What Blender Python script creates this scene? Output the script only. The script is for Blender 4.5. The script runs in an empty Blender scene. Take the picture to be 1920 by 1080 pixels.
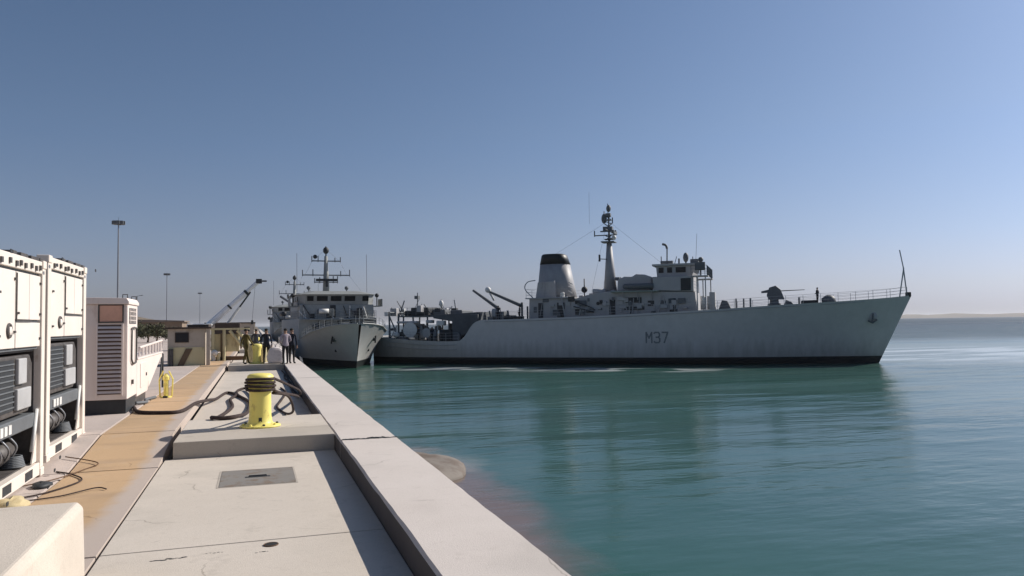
import bpy, math, random
from mathutils import Vector, Matrix
random.seed(7)
sc = bpy.context.scene
COL = sc.collection
R = math.radians

# ------------------------------------------------------------------ camera
F_PX, TH, PH, RO = 1450.0, R(18.3), R(2.586), R(0.77)
CAM = Vector((0, 0, 1.88))
fw = Vector((math.sin(TH)*math.cos(PH), math.cos(TH)*math.cos(PH), math.sin(PH)))
r0 = Vector((math.cos(TH), -math.sin(TH), 0)); u0 = r0.cross(fw)
rr = r0*math.cos(RO) - u0*math.sin(RO); uu = u0*math.cos(RO) + r0*math.sin(RO)
cd = bpy.data.cameras.new('camera'); cam = bpy.data.objects.new('camera', cd); COL.objects.link(cam)
m = Matrix((rr, uu, -fw)).transposed().to_4x4(); m.translation = CAM
cam.matrix_world = m
cd.sensor_width = 36; cd.lens = 36*F_PX/1920
cd.clip_start = 0.1; cd.clip_end = 60000
sc.camera = cam

# ------------------------------------------------------------------ sky, sun, exposure
SUN_EL, SUN_AZ = R(35), R(79)          # azimuth measured from +Y (along the quay) towards +X (the sea)
w = bpy.data.worlds.new('World'); sc.world = w; w.use_nodes = True
nt = w.node_tree; bg = nt.nodes['Background']
sky = nt.nodes.new('ShaderNodeTexSky'); sky.sky_type = 'NISHITA'; sky.sun_disc = False
sky.sun_elevation = SUN_EL; sky.sun_rotation = SUN_AZ
sky.altitude = 0; sky.air_density = 1.0; sky.dust_density = 1.1; sky.ozone_density = 2.2
def wn(kind, **kw):
    q = nt.nodes.new(kind)
    for k, v in kw.items(): setattr(q, k, v)
    return q
# desert haze: towards the horizon, all round, the sky loses its colour
tc = wn('ShaderNodeTexCoord'); sx = wn('ShaderNodeSeparateXYZ'); nt.links.new(tc.outputs['Generated'], sx.inputs[0])
fr = wn('ShaderNodeValToRGB'); nt.links.new(sx.outputs[2], fr.inputs[0]); e = fr.color_ramp.elements
e[0].position = 0; e[0].color = (.97, .97, .97, 1); e[1].position = .42; e[1].color = (.45, .45, .45, 1)
for p_, v_ in ((.05, .92), (.13, .75), (.24, .5)):
    q = e.new(p_); q.color = (v_, v_, v_, 1)
bw = wn('ShaderNodeRGBToBW'); nt.links.new(sky.outputs[0], bw.inputs[0])
tr = wn('ShaderNodeValToRGB'); nt.links.new(sx.outputs[2], tr.inputs[0]); e = tr.color_ramp.elements
e[0].position = 0; e[0].color = (.90, .90, 1.02, 1); e[1].position = .42; e[1].color = (.46, .88, 1.84, 1)
for p_, v_ in ((.04, (.84, .92, 1.10)), (.10, (.71, .92, 1.34)), (.22, (.55, .89, 1.66))):
    q = e.new(p_); q.color = (*v_, 1)
tm = wn('ShaderNodeMix', data_type='RGBA', blend_type='MULTIPLY'); tm.inputs[0].default_value = 1
nt.links.new(bw.outputs[0], tm.inputs[6]); nt.links.new(tr.outputs[0], tm.inputs[7])
mx_ = wn('ShaderNodeMix', data_type='RGBA'); nt.links.new(fr.outputs[0], mx_.inputs[0]); nt.links.new(sky.outputs[0], mx_.inputs[6]); nt.links.new(tm.outputs[2], mx_.inputs[7])
nt.links.new(mx_.outputs[2], bg.inputs[0]); bg.inputs[1].default_value = 0.068
sd = bpy.data.lights.new('sun', 'SUN'); sd.energy = 5.0; sd.angle = R(0.55); sd.color = (1.0, .93, .84)
sun = bpy.data.objects.new('sun', sd); COL.objects.link(sun)
sdir = Vector((math.sin(SUN_AZ)*math.cos(SUN_EL), math.cos(SUN_AZ)*math.cos(SUN_EL), math.sin(SUN_EL)))
sun.rotation_euler = sdir.to_track_quat('Z', 'Y').to_euler(); sun.location = sdir*200
sc.view_settings.view_transform = 'Standard'; sc.view_settings.look = 'None'
sc.view_settings.exposure = 0.15; sc.view_settings.gamma = 1; sc.view_settings.use_curve_mapping = False

# ------------------------------------------------------------------ materials
MATS = {}
def mat(name, col, rough=.7, metal=0, var=.12, scale=3.0, col2=None, bump=.0, bscale=None, spec=.4, obj_space=True, stretch=(1, 1, 1), thr=(.35, .75)):
    if name in MATS: return MATS[name]
    M = bpy.data.materials.new(name); M.use_nodes = True; n = M.node_tree.nodes; L = M.node_tree.links
    b = n['Principled BSDF']; b.inputs['Roughness'].default_value = rough; b.inputs['Metallic'].default_value = metal
    b.inputs['Specular IOR Level'].default_value = spec
    geo = n.new('ShaderNodeNewGeometry'); mp = n.new('ShaderNodeMapping'); L.new(geo.outputs['Position'], mp.inputs[0])
    mp.inputs['Scale'].default_value = stretch
    nz = n.new('ShaderNodeTexNoise'); nz.inputs['Scale'].default_value = scale; nz.inputs['Detail'].default_value = 6; nz.inputs['Roughness'].default_value = .65
    L.new(mp.outputs[0], nz.inputs[0])
    rp = n.new('ShaderNodeMapRange'); rp.inputs[1].default_value = thr[0]; rp.inputs[2].default_value = thr[1]; L.new(nz.outputs[0], rp.inputs[0])
    mx = n.new('ShaderNodeMix'); mx.data_type = 'RGBA'; L.new(rp.outputs[0], mx.inputs[0])
    c2 = col2 or tuple(c*(1-var*2) for c in col)
    mx.inputs[6].default_value = (*col, 1); mx.inputs[7].default_value = (*c2, 1)
    L.new(mx.outputs[2], b.inputs['Base Color'])
    if bump:
        n2 = n.new('ShaderNodeTexNoise'); n2.inputs['Scale'].default_value = bscale or scale*8; n2.inputs['Detail'].default_value = 4
        L.new(geo.outputs['Position'], n2.inputs[0])
        bp = n.new('ShaderNodeBump'); bp.inputs['Strength'].default_value = bump; bp.inputs['Distance'].default_value = .01
        L.new(n2.outputs[0], bp.inputs['Height']); L.new(bp.outputs[0], b.inputs['Normal'])
    M['_mix'] = 1
    MATS[name] = M; return M

def rusty(name, base, rust=(.22, .10, .05), amount=.62, rough=.5, scale=2.5, stretch=(1, 1, .35), dirt=.85):
    """painted steel with runs of rust and grime"""
    if name in MATS: return MATS[name]
    M = mat(name, base, rough, var=.06, scale=1.2, bump=.15, bscale=14)
    n = M.node_tree.nodes; L = M.node_tree.links; b = n['Principled BSDF']
    src = b.inputs['Base Color'].links[0].from_socket
    geo = [x for x in n if x.type == 'NEW_GEOMETRY'][0]
    mp = n.new('ShaderNodeMapping'); mp.inputs['Scale'].default_value = stretch; L.new(geo.outputs['Position'], mp.inputs[0])
    nz = n.new('ShaderNodeTexNoise'); nz.inputs['Scale'].default_value = scale; nz.inputs['Detail'].default_value = 9; nz.inputs['Roughness'].default_value = .7
    L.new(mp.outputs[0], nz.inputs[0])
    rp = n.new('ShaderNodeMapRange'); rp.inputs[1].default_value = amount; rp.inputs[2].default_value = amount+.12; L.new(nz.outputs[0], rp.inputs[0])
    sc_ = n.new('ShaderNodeMath'); sc_.operation = 'MULTIPLY'; sc_.inputs[1].default_value = dirt; L.new(rp.outputs[0], sc_.inputs[0])
    mx = n.new('ShaderNodeMix'); mx.data_type = 'RGBA'; L.new(sc_.outputs[0], mx.inputs[0]); L.new(src, mx.inputs[6]); mx.inputs[7].default_value = (*rust, 1)
    L.new(mx.outputs[2], b.inputs['Base Color'])
    return M

def scum(M, z0, z1, c):
    n = M.node_tree.nodes; L = M.node_tree.links; b = n['Principled BSDF']; src = b.inputs['Base Color'].links[0].from_socket
    geo = [x for x in n if x.type == 'NEW_GEOMETRY'][0]; sp = n.new('ShaderNodeSeparateXYZ'); L.new(geo.outputs['Position'], sp.inputs[0])
    mp = n.new('ShaderNodeMapping'); mp.inputs['Scale'].default_value = (1, 1, .12); L.new(geo.outputs['Position'], mp.inputs[0])
    nz = n.new('ShaderNodeTexNoise'); nz.inputs['Scale'].default_value = 2.2; nz.inputs['Detail'].default_value = 7; L.new(mp.outputs[0], nz.inputs[0])
    a = n.new('ShaderNodeMath'); a.operation = 'MULTIPLY_ADD'; a.inputs[1].default_value = -3.0; L.new(nz.outputs[0], a.inputs[0]); L.new(sp.outputs[2], a.inputs[2])
    r_ = n.new('ShaderNodeMapRange'); r_.inputs[1].default_value = z1-1.5; r_.inputs[2].default_value = z0-1.5; r_.inputs[4].default_value = .6; L.new(a.outputs[0], r_.inputs[0])
    mx = n.new('ShaderNodeMix'); mx.data_type = 'RGBA'; L.new(r_.outputs[0], mx.inputs[0]); L.new(src, mx.inputs[6]); mx.inputs[7].default_value = (*c, 1); L.new(mx.outputs[2], b.inputs['Base Color'])
def grained(name, c1, c2, c3, s1=.35, s2=6, rough=.9):
    """concrete: broad tone patches, blotches, small dark pits and grain"""
    if name in MATS: return MATS[name]
    M = mat(name, c1, rough, col2=c2, scale=s1, bump=.3, bscale=75, spec=.25)
    n = M.node_tree.nodes; L = M.node_tree.links; b = n['Principled BSDF']
    src = b.inputs['Base Color'].links[0].from_socket; geo = [x for x in n if x.type == 'NEW_GEOMETRY'][0]
    for s, lo, hi, k, c in ((s2, .56, .72, .45, c3), (38, .45, .8, .35, tuple(v*.6 for v in c1)), (2.1, .60, .66, .28, tuple(v*.7 for v in c2))):
        nz = n.new('ShaderNodeTexNoise'); nz.inputs['Scale'].default_value = s; nz.inputs['Detail'].default_value = 8; nz.inputs['Roughness'].default_value = .7
        L.new(geo.outputs['Position'], nz.inputs[0])
        rp = n.new('ShaderNodeMapRange'); rp.inputs[1].default_value = lo; rp.inputs[2].default_value = hi; rp.inputs[4].default_value = k; L.new(nz.outputs[0], rp.inputs[0])
        mx = n.new('ShaderNodeMix'); mx.data_type = 'RGBA'; L.new(rp.outputs[0], mx.inputs[0]); L.new(src, mx.inputs[6]); mx.inputs[7].default_value = (*c, 1); src = mx.outputs[2]
    # broad weather stains and a few hairline cracks
    nz = n.new('ShaderNodeTexNoise'); nz.inputs['Scale'].default_value = .55; nz.inputs['Detail'].default_value = 5; nz.inputs['Distortion'].default_value = .8; L.new(geo.outputs['Position'], nz.inputs[0])
    rp = n.new('ShaderNodeMapRange'); rp.inputs[1].default_value = .52; rp.inputs[2].default_value = .70; rp.inputs[4].default_value = .38; L.new(nz.outputs[0], rp.inputs[0])
    mx = n.new('ShaderNodeMix'); mx.data_type = 'RGBA'; L.new(rp.outputs[0], mx.inputs[0]); L.new(src, mx.inputs[6]); mx.inputs[7].default_value = (c1[0]*.66, c1[1]*.67, c1[2]*.66, 1); src = mx.outputs[2]
    wv = n.new('ShaderNodeTexNoise'); wv.inputs['Scale'].default_value = 2.2; wv.inputs['Detail'].default_value = 6; L.new(geo.outputs['Position'], wv.inputs[0])
    wm = n.new('ShaderNodeMix'); wm.data_type = 'RGBA'; wm.inputs[0].default_value = .22; L.new(geo.outputs['Position'], wm.inputs[6]); L.new(wv.outputs[1], wm.inputs[7])
    vo = n.new('ShaderNodeTexVoronoi'); vo.feature = 'DISTANCE_TO_EDGE'; vo.inputs['Scale'].default_value = .42; L.new(wm.outputs[2], vo.inputs[0])
    cr_ = n.new('ShaderNodeMapRange'); cr_.inputs[1].default_value = .0; cr_.inputs[2].default_value = .0035; cr_.inputs[3].default_value = .55; cr_.inputs[4].default_value = 0; L.new(vo.outputs['Distance'], cr_.inputs[0])
    ck = n.new('ShaderNodeMapRange'); ck.inputs[1].default_value = .5; ck.inputs[2].default_value = .56; L.new(nz.outputs[0], ck.inputs[0])
    cm = n.new('ShaderNodeMath'); cm.operation = 'MULTIPLY'; L.new(cr_.outputs[0], cm.inputs[0]); L.new(ck.outputs[0], cm.inputs[1])
    mx = n.new('ShaderNodeMix'); mx.data_type = 'RGBA'; L.new(cm.outputs[0], mx.inputs[0]); L.new(src, mx.inputs[6]); mx.inputs[7].default_value = (c1[0]*.3, c1[1]*.28, c1[2]*.26, 1); src = mx.outputs[2]
    L.new(src, b.inputs['Base Color'])
    return M

CONC = grained('concrete_slab_pale', (.58, .52, .45), (.51, .455, .39), (.43, .375, .31))
COPE = grained('concrete_coping_white', (.60, .545, .50), (.53, .475, .43), (.45, .40, .36))
APRON = grained('concrete_apron_grey', (.52, .445, .40), (.45, .38, .335), (.37, .30, .25))
KERBF = grained('coping_inner_face_baked_shade', (.085, .078, .078), (.06, .055, .058), (.04, .036, .036))  # shade on the coping's inner side is put into its concrete colour
BAYM = grained('concrete_bay', (.47, .42, .36), (.40, .36, .31), (.34, .29, .24))
WALLM = grained('quay_wall_stained', (.33, .30, .26), (.22, .20, .17), (.10, .10, .08))

def path_material():
    M = grained('ochre_painted_path', (.50, .345, .205), (.46, .315, .19), (.46, .38, .31), s1=.5, s2=1.3)
    n = M.node_tree.nodes; L = M.node_tree.links; b = n['Principled BSDF']
    src = b.inputs['Base Color'].links[0].from_socket; geo = [x for x in n if x.type == 'NEW_GEOMETRY'][0]
    mp = n.new('ShaderNodeMapping'); mp.inputs['Scale'].default_value = (.6, 2.2, 1); L.new(geo.outputs['Position'], mp.inputs[0])
    nz = n.new('ShaderNodeTexNoise'); nz.inputs['Scale'].default_value = .9; nz.inputs['Detail'].default_value = 5; L.new(mp.outputs[0], nz.inputs[0])
    rp = n.new('ShaderNodeMapRange'); rp.inputs[1].default_value = .5; rp.inputs[2].default_value = .62; rp.inputs[4].default_value = .45; L.new(nz.outputs[0], rp.inputs[0])
    mx = n.new('ShaderNodeMix'); mx.data_type = 'RGBA'; L.new(rp.outputs[0], mx.inputs[0]); L.new(src, mx.inputs[6]); mx.inputs[7].default_value = (.33, .235, .155, 1)
    # the ochre paint is worn off at the near end and along its edges
    sp = n.new('ShaderNodeSeparateXYZ'); L.new(geo.outputs['Position'], sp.inputs[0])
    nw = n.new('ShaderNodeTexNoise'); nw.inputs['Scale'].default_value = 1.6; nw.inputs['Detail'].default_value = 7; L.new(geo.outputs['Position'], nw.inputs[0])
    a = n.new('ShaderNodeMath'); a.operation = 'MULTIPLY_ADD'; a.inputs[1].default_value = 3.0; L.new(nw.outputs[0], a.inputs[0]); L.new(sp.outputs[1], a.inputs[2])
    ny = n.new('ShaderNodeMapRange'); ny.inputs[1].default_value = 10.7; ny.inputs[2].default_value = 11.7; L.new(a.outputs[0], ny.inputs[0])
    e = n.new('ShaderNodeMath'); e.operation = 'MULTIPLY_ADD'; e.inputs[1].default_value = .35; L.new(nw.outputs[0], e.inputs[0]); L.new(sp.outputs[0], e.inputs[2])
    nx = n.new('ShaderNodeMapRange'); nx.inputs[1].default_value = -1.42; nx.inputs[2].default_value = -1.58; L.new(e.outputs[0], nx.inputs[0])
    mu = n.new('ShaderNodeMath'); mu.operation = 'MULTIPLY'; L.new(ny.outputs[0], mu.inputs[0]); L.new(nx.outputs[0], mu.inputs[1])
    m2 = n.new('ShaderNodeMix'); m2.data_type = 'RGBA'; L.new(mu.outputs[0], m2.inputs[0]); m2.inputs[6].default_value = (.44, .37, .32, 1); L.new(mx.outputs[2], m2.inputs[7])
    L.new(m2.outputs[2], b.inputs['Base Color'])
    return M
PATHM = path_material()

NAVY = rusty('ship_grey_paint', (.53, .52, .505), rust=(.14, .13, .12), amount=.66, rough=.5, scale=.35, stretch=(1, 1, .25), dirt=.5)
scum(NAVY, -2.2, -.2, (.24, .23, .20))
NAVYD = rusty('ship_grey_paint_old', (.40, .39, .39), rust=(.13, .115, .10), amount=.60, rough=.55, scale=.6, stretch=(1, 1, .3), dirt=.6)
NAVYL = mat('ship_pale_grey', (.44, .44, .44), .55, scale=1.5)
MHULL = rusty('moored_ship_hull_grey', (.42, .42, .41), rust=(.17, .14, .11), amount=.62, rough=.5, scale=.5, stretch=(1, 1, .25), dirt=.6)
MSUP = rusty('moored_ship_upper_grey', (.25, .26, .25), rust=(.13, .11, .09), amount=.56, rough=.6, scale=.9, stretch=(1, 1, .4), dirt=.6)
MPALE = mat('moored_ship_pale_trim', (.36, .37, .36), .6, scale=2)
BOOT = mat('boot_topping_black', (.012, .014, .016), .5, scale=2)
DECKM = mat('deck_dark_grey', (.10, .11, .12), .85, scale=2)
DARK = mat('dark_equipment', (.035, .038, .042), .6, scale=6)
MIDG = mat('mid_grey_equipment', (.13, .14, .15), .6, scale=4)
GLASSD = mat('dark_window_glass', (.012, .014, .018), .3, scale=4, spec=.3)
WHITEM = mat('white_gear_paint', (.72, .71, .68), .5, scale=5)
ORANGE = mat('orange_tan_panel', (.72, .42, .31), .6, scale=4)
YEL = rusty('yellow_paint', (.86, .74, .20), rust=(.34, .24, .08), amount=.60, rough=.45, scale=5, stretch=(1, 1, .6))
CREAM = rusty('cream_yellow_paint', (.62, .54, .32), rust=(.25, .19, .12), amount=.55, rough=.6, scale=2)
REEF = rusty('container_white_paint', (.76, .68, .60), rust=(.30, .17, .10), amount=.645, rough=.5, scale=2.2, stretch=(1, 1, .45), dirt=.75)
REEFP = rusty('container_panel_white', (.78, .71, .64), rust=(.40, .30, .22), amount=.68, rough=.45, scale=1.6, dirt=.5)
MACH = mat('machinery_housing_grey', (.10, .09, .085), .55, scale=7, var=.3)
PINKW = rusty('cabinet_pinkish_white', (.80, .70, .64), rust=(.42, .26, .18), amount=.62, rough=.5, scale=1.8, dirt=.5)
ROPE = mat('dark_rope', (.030, .018, .017), .95, scale=14, bump=.9, bscale=60, col2=(.070, .050, .042))
RUBBER = mat('black_rubber', (.018, .018, .018), .85, scale=10)
STEEL = mat('galvanised_steel', (.30, .31, .33), .45, metal=.6, scale=6)
BAGM = mat('white_woven_bag', (.68, .62, .60), .9, scale=9, bump=.5, bscale=30)
HATCHM = rusty('hatch_steel_plate', (.22, .205, .185), rust=(.17, .12, .08), amount=.5, rough=.75, scale=5, stretch=(1, 1, 1))
SHEDW = rusty('shed_wall_beige', (.50, .43, .35), rust=(.33, .27, .20), amount=.52, rough=.9, scale=1.4, stretch=(1, 1, 1))
SHEDR = mat('shed_roof_dark', (.07, .05, .04), .8, scale=4)
LAND = mat('brown_land', (.20, .155, .11), .95, col2=(.12, .10, .07), scale=.02)
FOLI = mat('olive_leaves', (.055, .065, .03), .8, col2=(.10, .09, .05), scale=1.5)
BARK = mat('bark_brown', (.10, .07, .05), .9, scale=6)
SKIN = mat('skin_tone', (.32, .19, .13), .6, scale=8)
CL_DARK = mat('dark_blue_clothing', (.02, .024, .04), .9, scale=8, var=.3)
CL_BLK = mat('black_trousers', (.015, .015, .018), .9, scale=8, var=.3)
CL_LILAC = mat('pale_lilac_shirt', (.34, .29, .33), .9, scale=8)
CL_OLIVE = mat('olive_ochre_overalls', (.13, .10, .025), .9, scale=8, var=.3)
CL_GREY = mat('grey_blue_coveralls', (.07, .075, .09), .9, scale=8, var=.3)
HAIR = mat('dark_hair', (.015, .012, .01), .8, scale=20)
BROWNG = mat('brown_oil_drum', (.13, .07, .035), .7, scale=5)

# ------------------------------------------------------------------ mesh builder
class MB:
    def __init__(s): s.v = []; s.f = []; s.mi = []
    def add(s, vs, fs, mi=0):
        o = len(s.v); s.v += [tuple(p) for p in vs]; s.f += [tuple(i+o for i in f) for f in fs]; s.mi += [mi]*len(fs); return s
    def box(s, a, b, mi=0):
        x0, y0, z0 = [min(a[i], b[i]) for i in range(3)]; x1, y1, z1 = [max(a[i], b[i]) for i in range(3)]
        return s.add([(x0, y0, z0), (x1, y0, z0), (x1, y1, z0), (x0, y1, z0), (x0, y0, z1), (x1, y0, z1), (x1, y1, z1), (x0, y1, z1)],
                     [(0, 3, 2, 1), (4, 5, 6, 7), (0, 1, 5, 4), (1, 2, 6, 5), (2, 3, 7, 6), (3, 0, 4, 7)], mi)
    def prism(s, poly, y0, y1, axis='y', mi=0):
        n = len(poly)
        def P(a, b, t): return {'y': (a, t, b), 'x': (t, a, b), 'z': (a, b, t)}[axis]
        vs = [P(a, b, y0) for a, b in poly]+[P(a, b, y1) for a, b in poly]
        fs = [tuple(range(n)), tuple(range(2*n-1, n-1, -1))]+[(i, i+n, (i+1) % n+n, (i+1) % n) for i in range(n)]
        area = sum(poly[i][0]*poly[(i+1) % n][1]-poly[(i+1) % n][0]*poly[i][1] for i in range(n))
        flip = (area > 0) == (y1 > y0)
        if axis != 'y': flip = not flip if axis == 'z' or axis == 'x' else flip
        if not flip: fs = [f[::-1] for f in fs]
        return s.add(vs, fs, mi)
    def tube(s, pts, r, n=8, r2=None, cap=True, mi=0):
        pts = [Vector(p) for p in pts]; vs = []; fs = []; N = len(pts); pu = None
        for i, p in enumerate(pts):
            d = (pts[min(i+1, N-1)]-pts[max(i-1, 0)]).normalized()
            if pu is None: pu = Vector((0, 0, 1)) if abs(d.z) < .9 else Vector((1, 0, 0))
            a = d.cross(pu).normalized(); b = a.cross(d).normalized(); pu = b
            rad = r if r2 is None else r+(r2-r)*i/(N-1)
            vs += [p+a*rad*math.cos(2*math.pi*k/n)+b*rad*math.sin(2*math.pi*k/n) for k in range(n)]
        for i in range(N-1):
            for k in range(n): fs.append((i*n+k, i*n+(k+1) % n, (i+1)*n+(k+1) % n, (i+1)*n+k))
        if cap: fs += [tuple(range(n))[::-1], tuple(range((N-1)*n, N*n))]
        return s.add(vs, fs, mi)
    def lathe(s, prof, c=(0, 0, 0), n=20, mi=0):
        vs = []; fs = []
        for r, z in prof: vs += [(c[0]+r*math.cos(2*math.pi*k/n), c[1]+r*math.sin(2*math.pi*k/n), c[2]+z) for k in range(n)]
        for i in range(len(prof)-1):
            for k in range(n): fs.append((i*n+k, i*n+(k+1) % n, (i+1)*n+(k+1) % n, (i+1)*n+k))
        fs += [tuple(range(n))[::-1], tuple(range((len(prof)-1)*n, len(prof)*n))]
        return s.add(vs, fs, mi)
    def ball(s, c, r, n=12, sq=(1, 1, 1), lump=0):
        prof = [(max(.001, math.sin(math.pi*i/8)), -math.cos(math.pi*i/8)) for i in range(9)]
        o = len(s.v); s.lathe(prof, (0, 0, 0), n)
        for i in range(o, len(s.v)):
            x, y, z = s.v[i]; k = 1+lump*random.uniform(-1, 1)
            s.v[i] = (c[0]+x*r*sq[0]*k, c[1]+y*r*sq[1]*k, c[2]+z*r*sq[2]*k)
        return s
    def torus(s, c, R1, r, n=20, k=8, squash=1):
        vs = []; fs = []
        for i in range(n):
            a = 2*math.pi*i/n
            for j in range(k):
                b = 2*math.pi*j/k; q = R1+r*math.cos(b)
                vs.append((c[0]+q*math.cos(a), c[1]+q*math.sin(a), c[2]+r*math.sin(b)*squash))
        for i in range(n):
            for j in range(k): fs.append((i*k+j, ((i+1) % n)*k+j, ((i+1) % n)*k+(j+1) % k, i*k+(j+1) % k))
        return s.add(vs, fs)
    def build(s, name, material, parent=None, bevel=0, smooth=False, label=None, kind=None, loc=None):
        me = bpy.data.meshes.new(name); me.from_pydata(s.v, [], s.f)
        ms = material if isinstance(material, (list, tuple)) else [material]
        for x in ms: me.materials.append(x)
        if len(ms) > 1: me.polygons.foreach_set('material_index', s.mi)
        if smooth: me.shade_smooth()
        me.update()
        o = bpy.data.objects.new(name, me); COL.objects.link(o)
        if parent: o.parent = parent
        if loc: o.location = loc
        if bevel:
            bv = o.modifiers.new('bevel', 'BEVEL'); bv.width = bevel; bv.segments = 2; bv.limit_method = 'ANGLE'; bv.angle_limit = R(35)
        if label: o['label'] = label
        if kind: o['kind'] = kind
        return o

def tag(o, label=None, cat=None, group=None, kind=None):
    if label: o['label'] = label
    if cat: o['category'] = cat
    if group: o['group'] = group
    if kind: o['kind'] = kind
    return o
def thing(name, label, cat, loc=(0, 0, 0), rz=0, group=None):
    o = bpy.data.objects.new(name, None); COL.objects.link(o); o.location = loc; o.rotation_euler.z = rz
    o.empty_display_size = .3
    return tag(o, label, cat, group)
def dup(root, loc, rz=None, label=None, depth=0):
    kids = [c for c in bpy.data.objects if c.parent == root]
    r = root.copy(); COL.objects.link(r)
    if loc is not None: r.location = loc
    if rz is not None: r.rotation_euler.z = rz
    if label: r['label'] = label
    for c in kids: d = dup(c, None); d.parent = r
    return r
def spline(pts, n=8):
    P = [Vector(p) for p in pts]; out = []
    for i in range(len(P)-1):
        a, b, c, d = P[max(i-1, 0)], P[i], P[i+1], P[min(i+2, len(P)-1)]
        for k in range(n):
            t = k/n; out.append(.5*((2*b)+(c-a)*t+(2*a-5*b+4*c-d)*t*t+(3*b-a-3*c+d)*t**3))
    return out+[P[-1]]

# ------------------------------------------------------------------ water
WZ = -2.92
def water():
    M = bpy.data.materials.new('harbour_water'); M.use_nodes = True; n = M.node_tree.nodes; L = M.node_tree.links
    b = n['Principled BSDF']; b.inputs['IOR'].default_value = 1.33; b.inputs['Roughness'].default_value = .12
    geo = n.new('ShaderNodeNewGeometry'); sp = n.new('ShaderNodeSeparateXYZ'); L.new(geo.outputs['Position'], sp.inputs[0])
    def noise(scale, det=3, st=(1, 1, 1), rot=0, rough=.5):
        mp = n.new('ShaderNodeMapping'); mp.inputs['Scale'].default_value = st; mp.inputs['Rotation'].default_value = (0, 0, rot); L.new(geo.outputs['Position'], mp.inputs[0])
        z = n.new('ShaderNodeTexNoise'); z.inputs['Scale'].default_value = scale; z.inputs['Detail'].default_value = det; z.inputs['Roughness'].default_value = rough
        L.new(mp.outputs[0], z.inputs[0]); return z.outputs[0]
    def mr(src, a, b_, c=0, d=1, smooth=True):
        q = n.new('ShaderNodeMapRange'); q.inputs[1].default_value = a; q.inputs[2].default_value = b_; q.inputs[3].default_value = c; q.inputs[4].default_value = d
        if smooth: q.interpolation_type = 'SMOOTHSTEP'
        L.new(src, q.inputs[0]); return q.outputs[0]
    def mth(op, a, b_=None, c=None):
        q = n.new('ShaderNodeMath'); q.operation = op
        for i, x in enumerate((a, b_, c)):
            if x is None: continue
            if isinstance(x, (int, float)): q.inputs[i].default_value = x
            else: L.new(x, q.inputs[i])
        return q.outputs[0]
    def mixc(f, a, c):
        q = n.new('ShaderNodeMix'); q.data_type = 'RGBA'; L.new(f, q.inputs[0])
        for i, x in ((6, a), (7, c)):
            if isinstance(x, tuple): q.inputs[i].default_value = (*x, 1)
            else: L.new(x, q.inputs[i])
        return q.outputs[2]
    X, Y = sp.outputs[0], sp.outputs[1]
    def ell(cx, cy, rx, ry, rot, wob, ns):
        c, s = math.cos(rot), math.sin(rot)
        dx = mth('SUBTRACT', X, cx); dy = mth('SUBTRACT', Y, cy)
        a = mth('DIVIDE', mth('ADD', mth('MULTIPLY', dx, c), mth('MULTIPLY', dy, s)), rx)
        e = mth('DIVIDE', mth('SUBTRACT', mth('MULTIPLY', dy, c), mth('MULTIPLY', dx, s)), ry)
        r = mth('SQRT', mth('ADD', mth('MULTIPLY', a, a), mth('MULTIPLY', e, e)))
        return mth('MULTIPLY_ADD', mth('SUBTRACT', ns, .5), wob, r)
    big = noise(.02, 4, (1, 1.8, 1)); mid = noise(.11, 5, (.7, 1.7, 1), rough=.6); fine = noise(.8, 4)
    # body colour: silty green harbour water, a little bluer and duller in drifting patches
    col = mixc(mr(big, .35, .65), (.024, .086, .062), (.030, .082, .068))
    col = mixc(mth('MULTIPLY', mr(mid, .4, .7), .35), col, (.018, .064, .046))
    sw = noise(.06, 5, (.8, 2.6, 1), R(12), .55); col = mixc(mth('MULTIPLY', mr(sw, .48, .66), .55), col, (.050, .115, .092))
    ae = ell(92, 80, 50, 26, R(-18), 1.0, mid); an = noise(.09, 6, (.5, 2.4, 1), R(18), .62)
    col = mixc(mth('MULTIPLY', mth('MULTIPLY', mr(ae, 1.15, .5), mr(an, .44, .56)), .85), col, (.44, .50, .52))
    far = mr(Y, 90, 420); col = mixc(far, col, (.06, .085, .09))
    # silt stirred up along the quay foot
    silt = ell(5.3, 21, 1.7, 9.5, R(-3), .9, fine); sm = mth('MULTIPLY', mr(silt, 1.30, .45), .95)
    col = mixc(sm, col, (.15, .105, .085))
    quayband = mth('MULTIPLY', mr(mth('MULTIPLY_ADD', mid, 3.0, X), 6.2, 3.6), .55); col = mixc(quayband, col, (.10, .11, .095))
    pale = ell(6.2, 27.2, 1.4, 3.4, R(8), 1.3, fine); pm = mth('MULTIPLY', mr(pale, 1.1, .35), .25)
    col = mixc(pm, col, (.36, .38, .34))
    # thin foam lines beside the hull of the moving ship
    dl = mth('ADD', mth('MULTIPLY', mth('SUBTRACT', X, 63.1), -.595), mth('MULTIPLY', mth('SUBTRACT', Y, 66.4), -.804))   # metres off its centreline
    al = mth('ADD', mth('MULTIPLY', mth('SUBTRACT', X, 63.1), -.804), mth('MULTIPLY', mth('SUBTRACT', Y, 66.4), .595))
    wobn = noise(.16, 4, (1, 1, 1)); dd = mth('MULTIPLY_ADD', mth('SUBTRACT', wobn, .5), 4.5, dl)
    line = mth('MULTIPLY', mr(dd, 10.5, 12.5), mr(dd, 18.5, 15.5)); brk = mr(noise(.22, 5, (1, 1.5, 1)), .40, .56)
    foam = mth('MULTIPLY', mth('MULTIPLY', line, brk), mth('MULTIPLY', mr(al, 12, 20), mr(al, 54, 44)))
    col = mixc(mth('MULTIPLY', foam, .85), col, (.52, .56, .56))
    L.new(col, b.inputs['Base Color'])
    # waves: ripple + swell, flattened in slicks (the smooth water off the bow)
    slick = ell(99, 87, 62, 36, R(-18), .8, mid)
    depth = mth('ADD', mth('MULTIPLY', X, .314), mth('MULTIPLY', Y, .949))
    calm = mr(slick, .75, 1.15, .10, 1)
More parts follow.
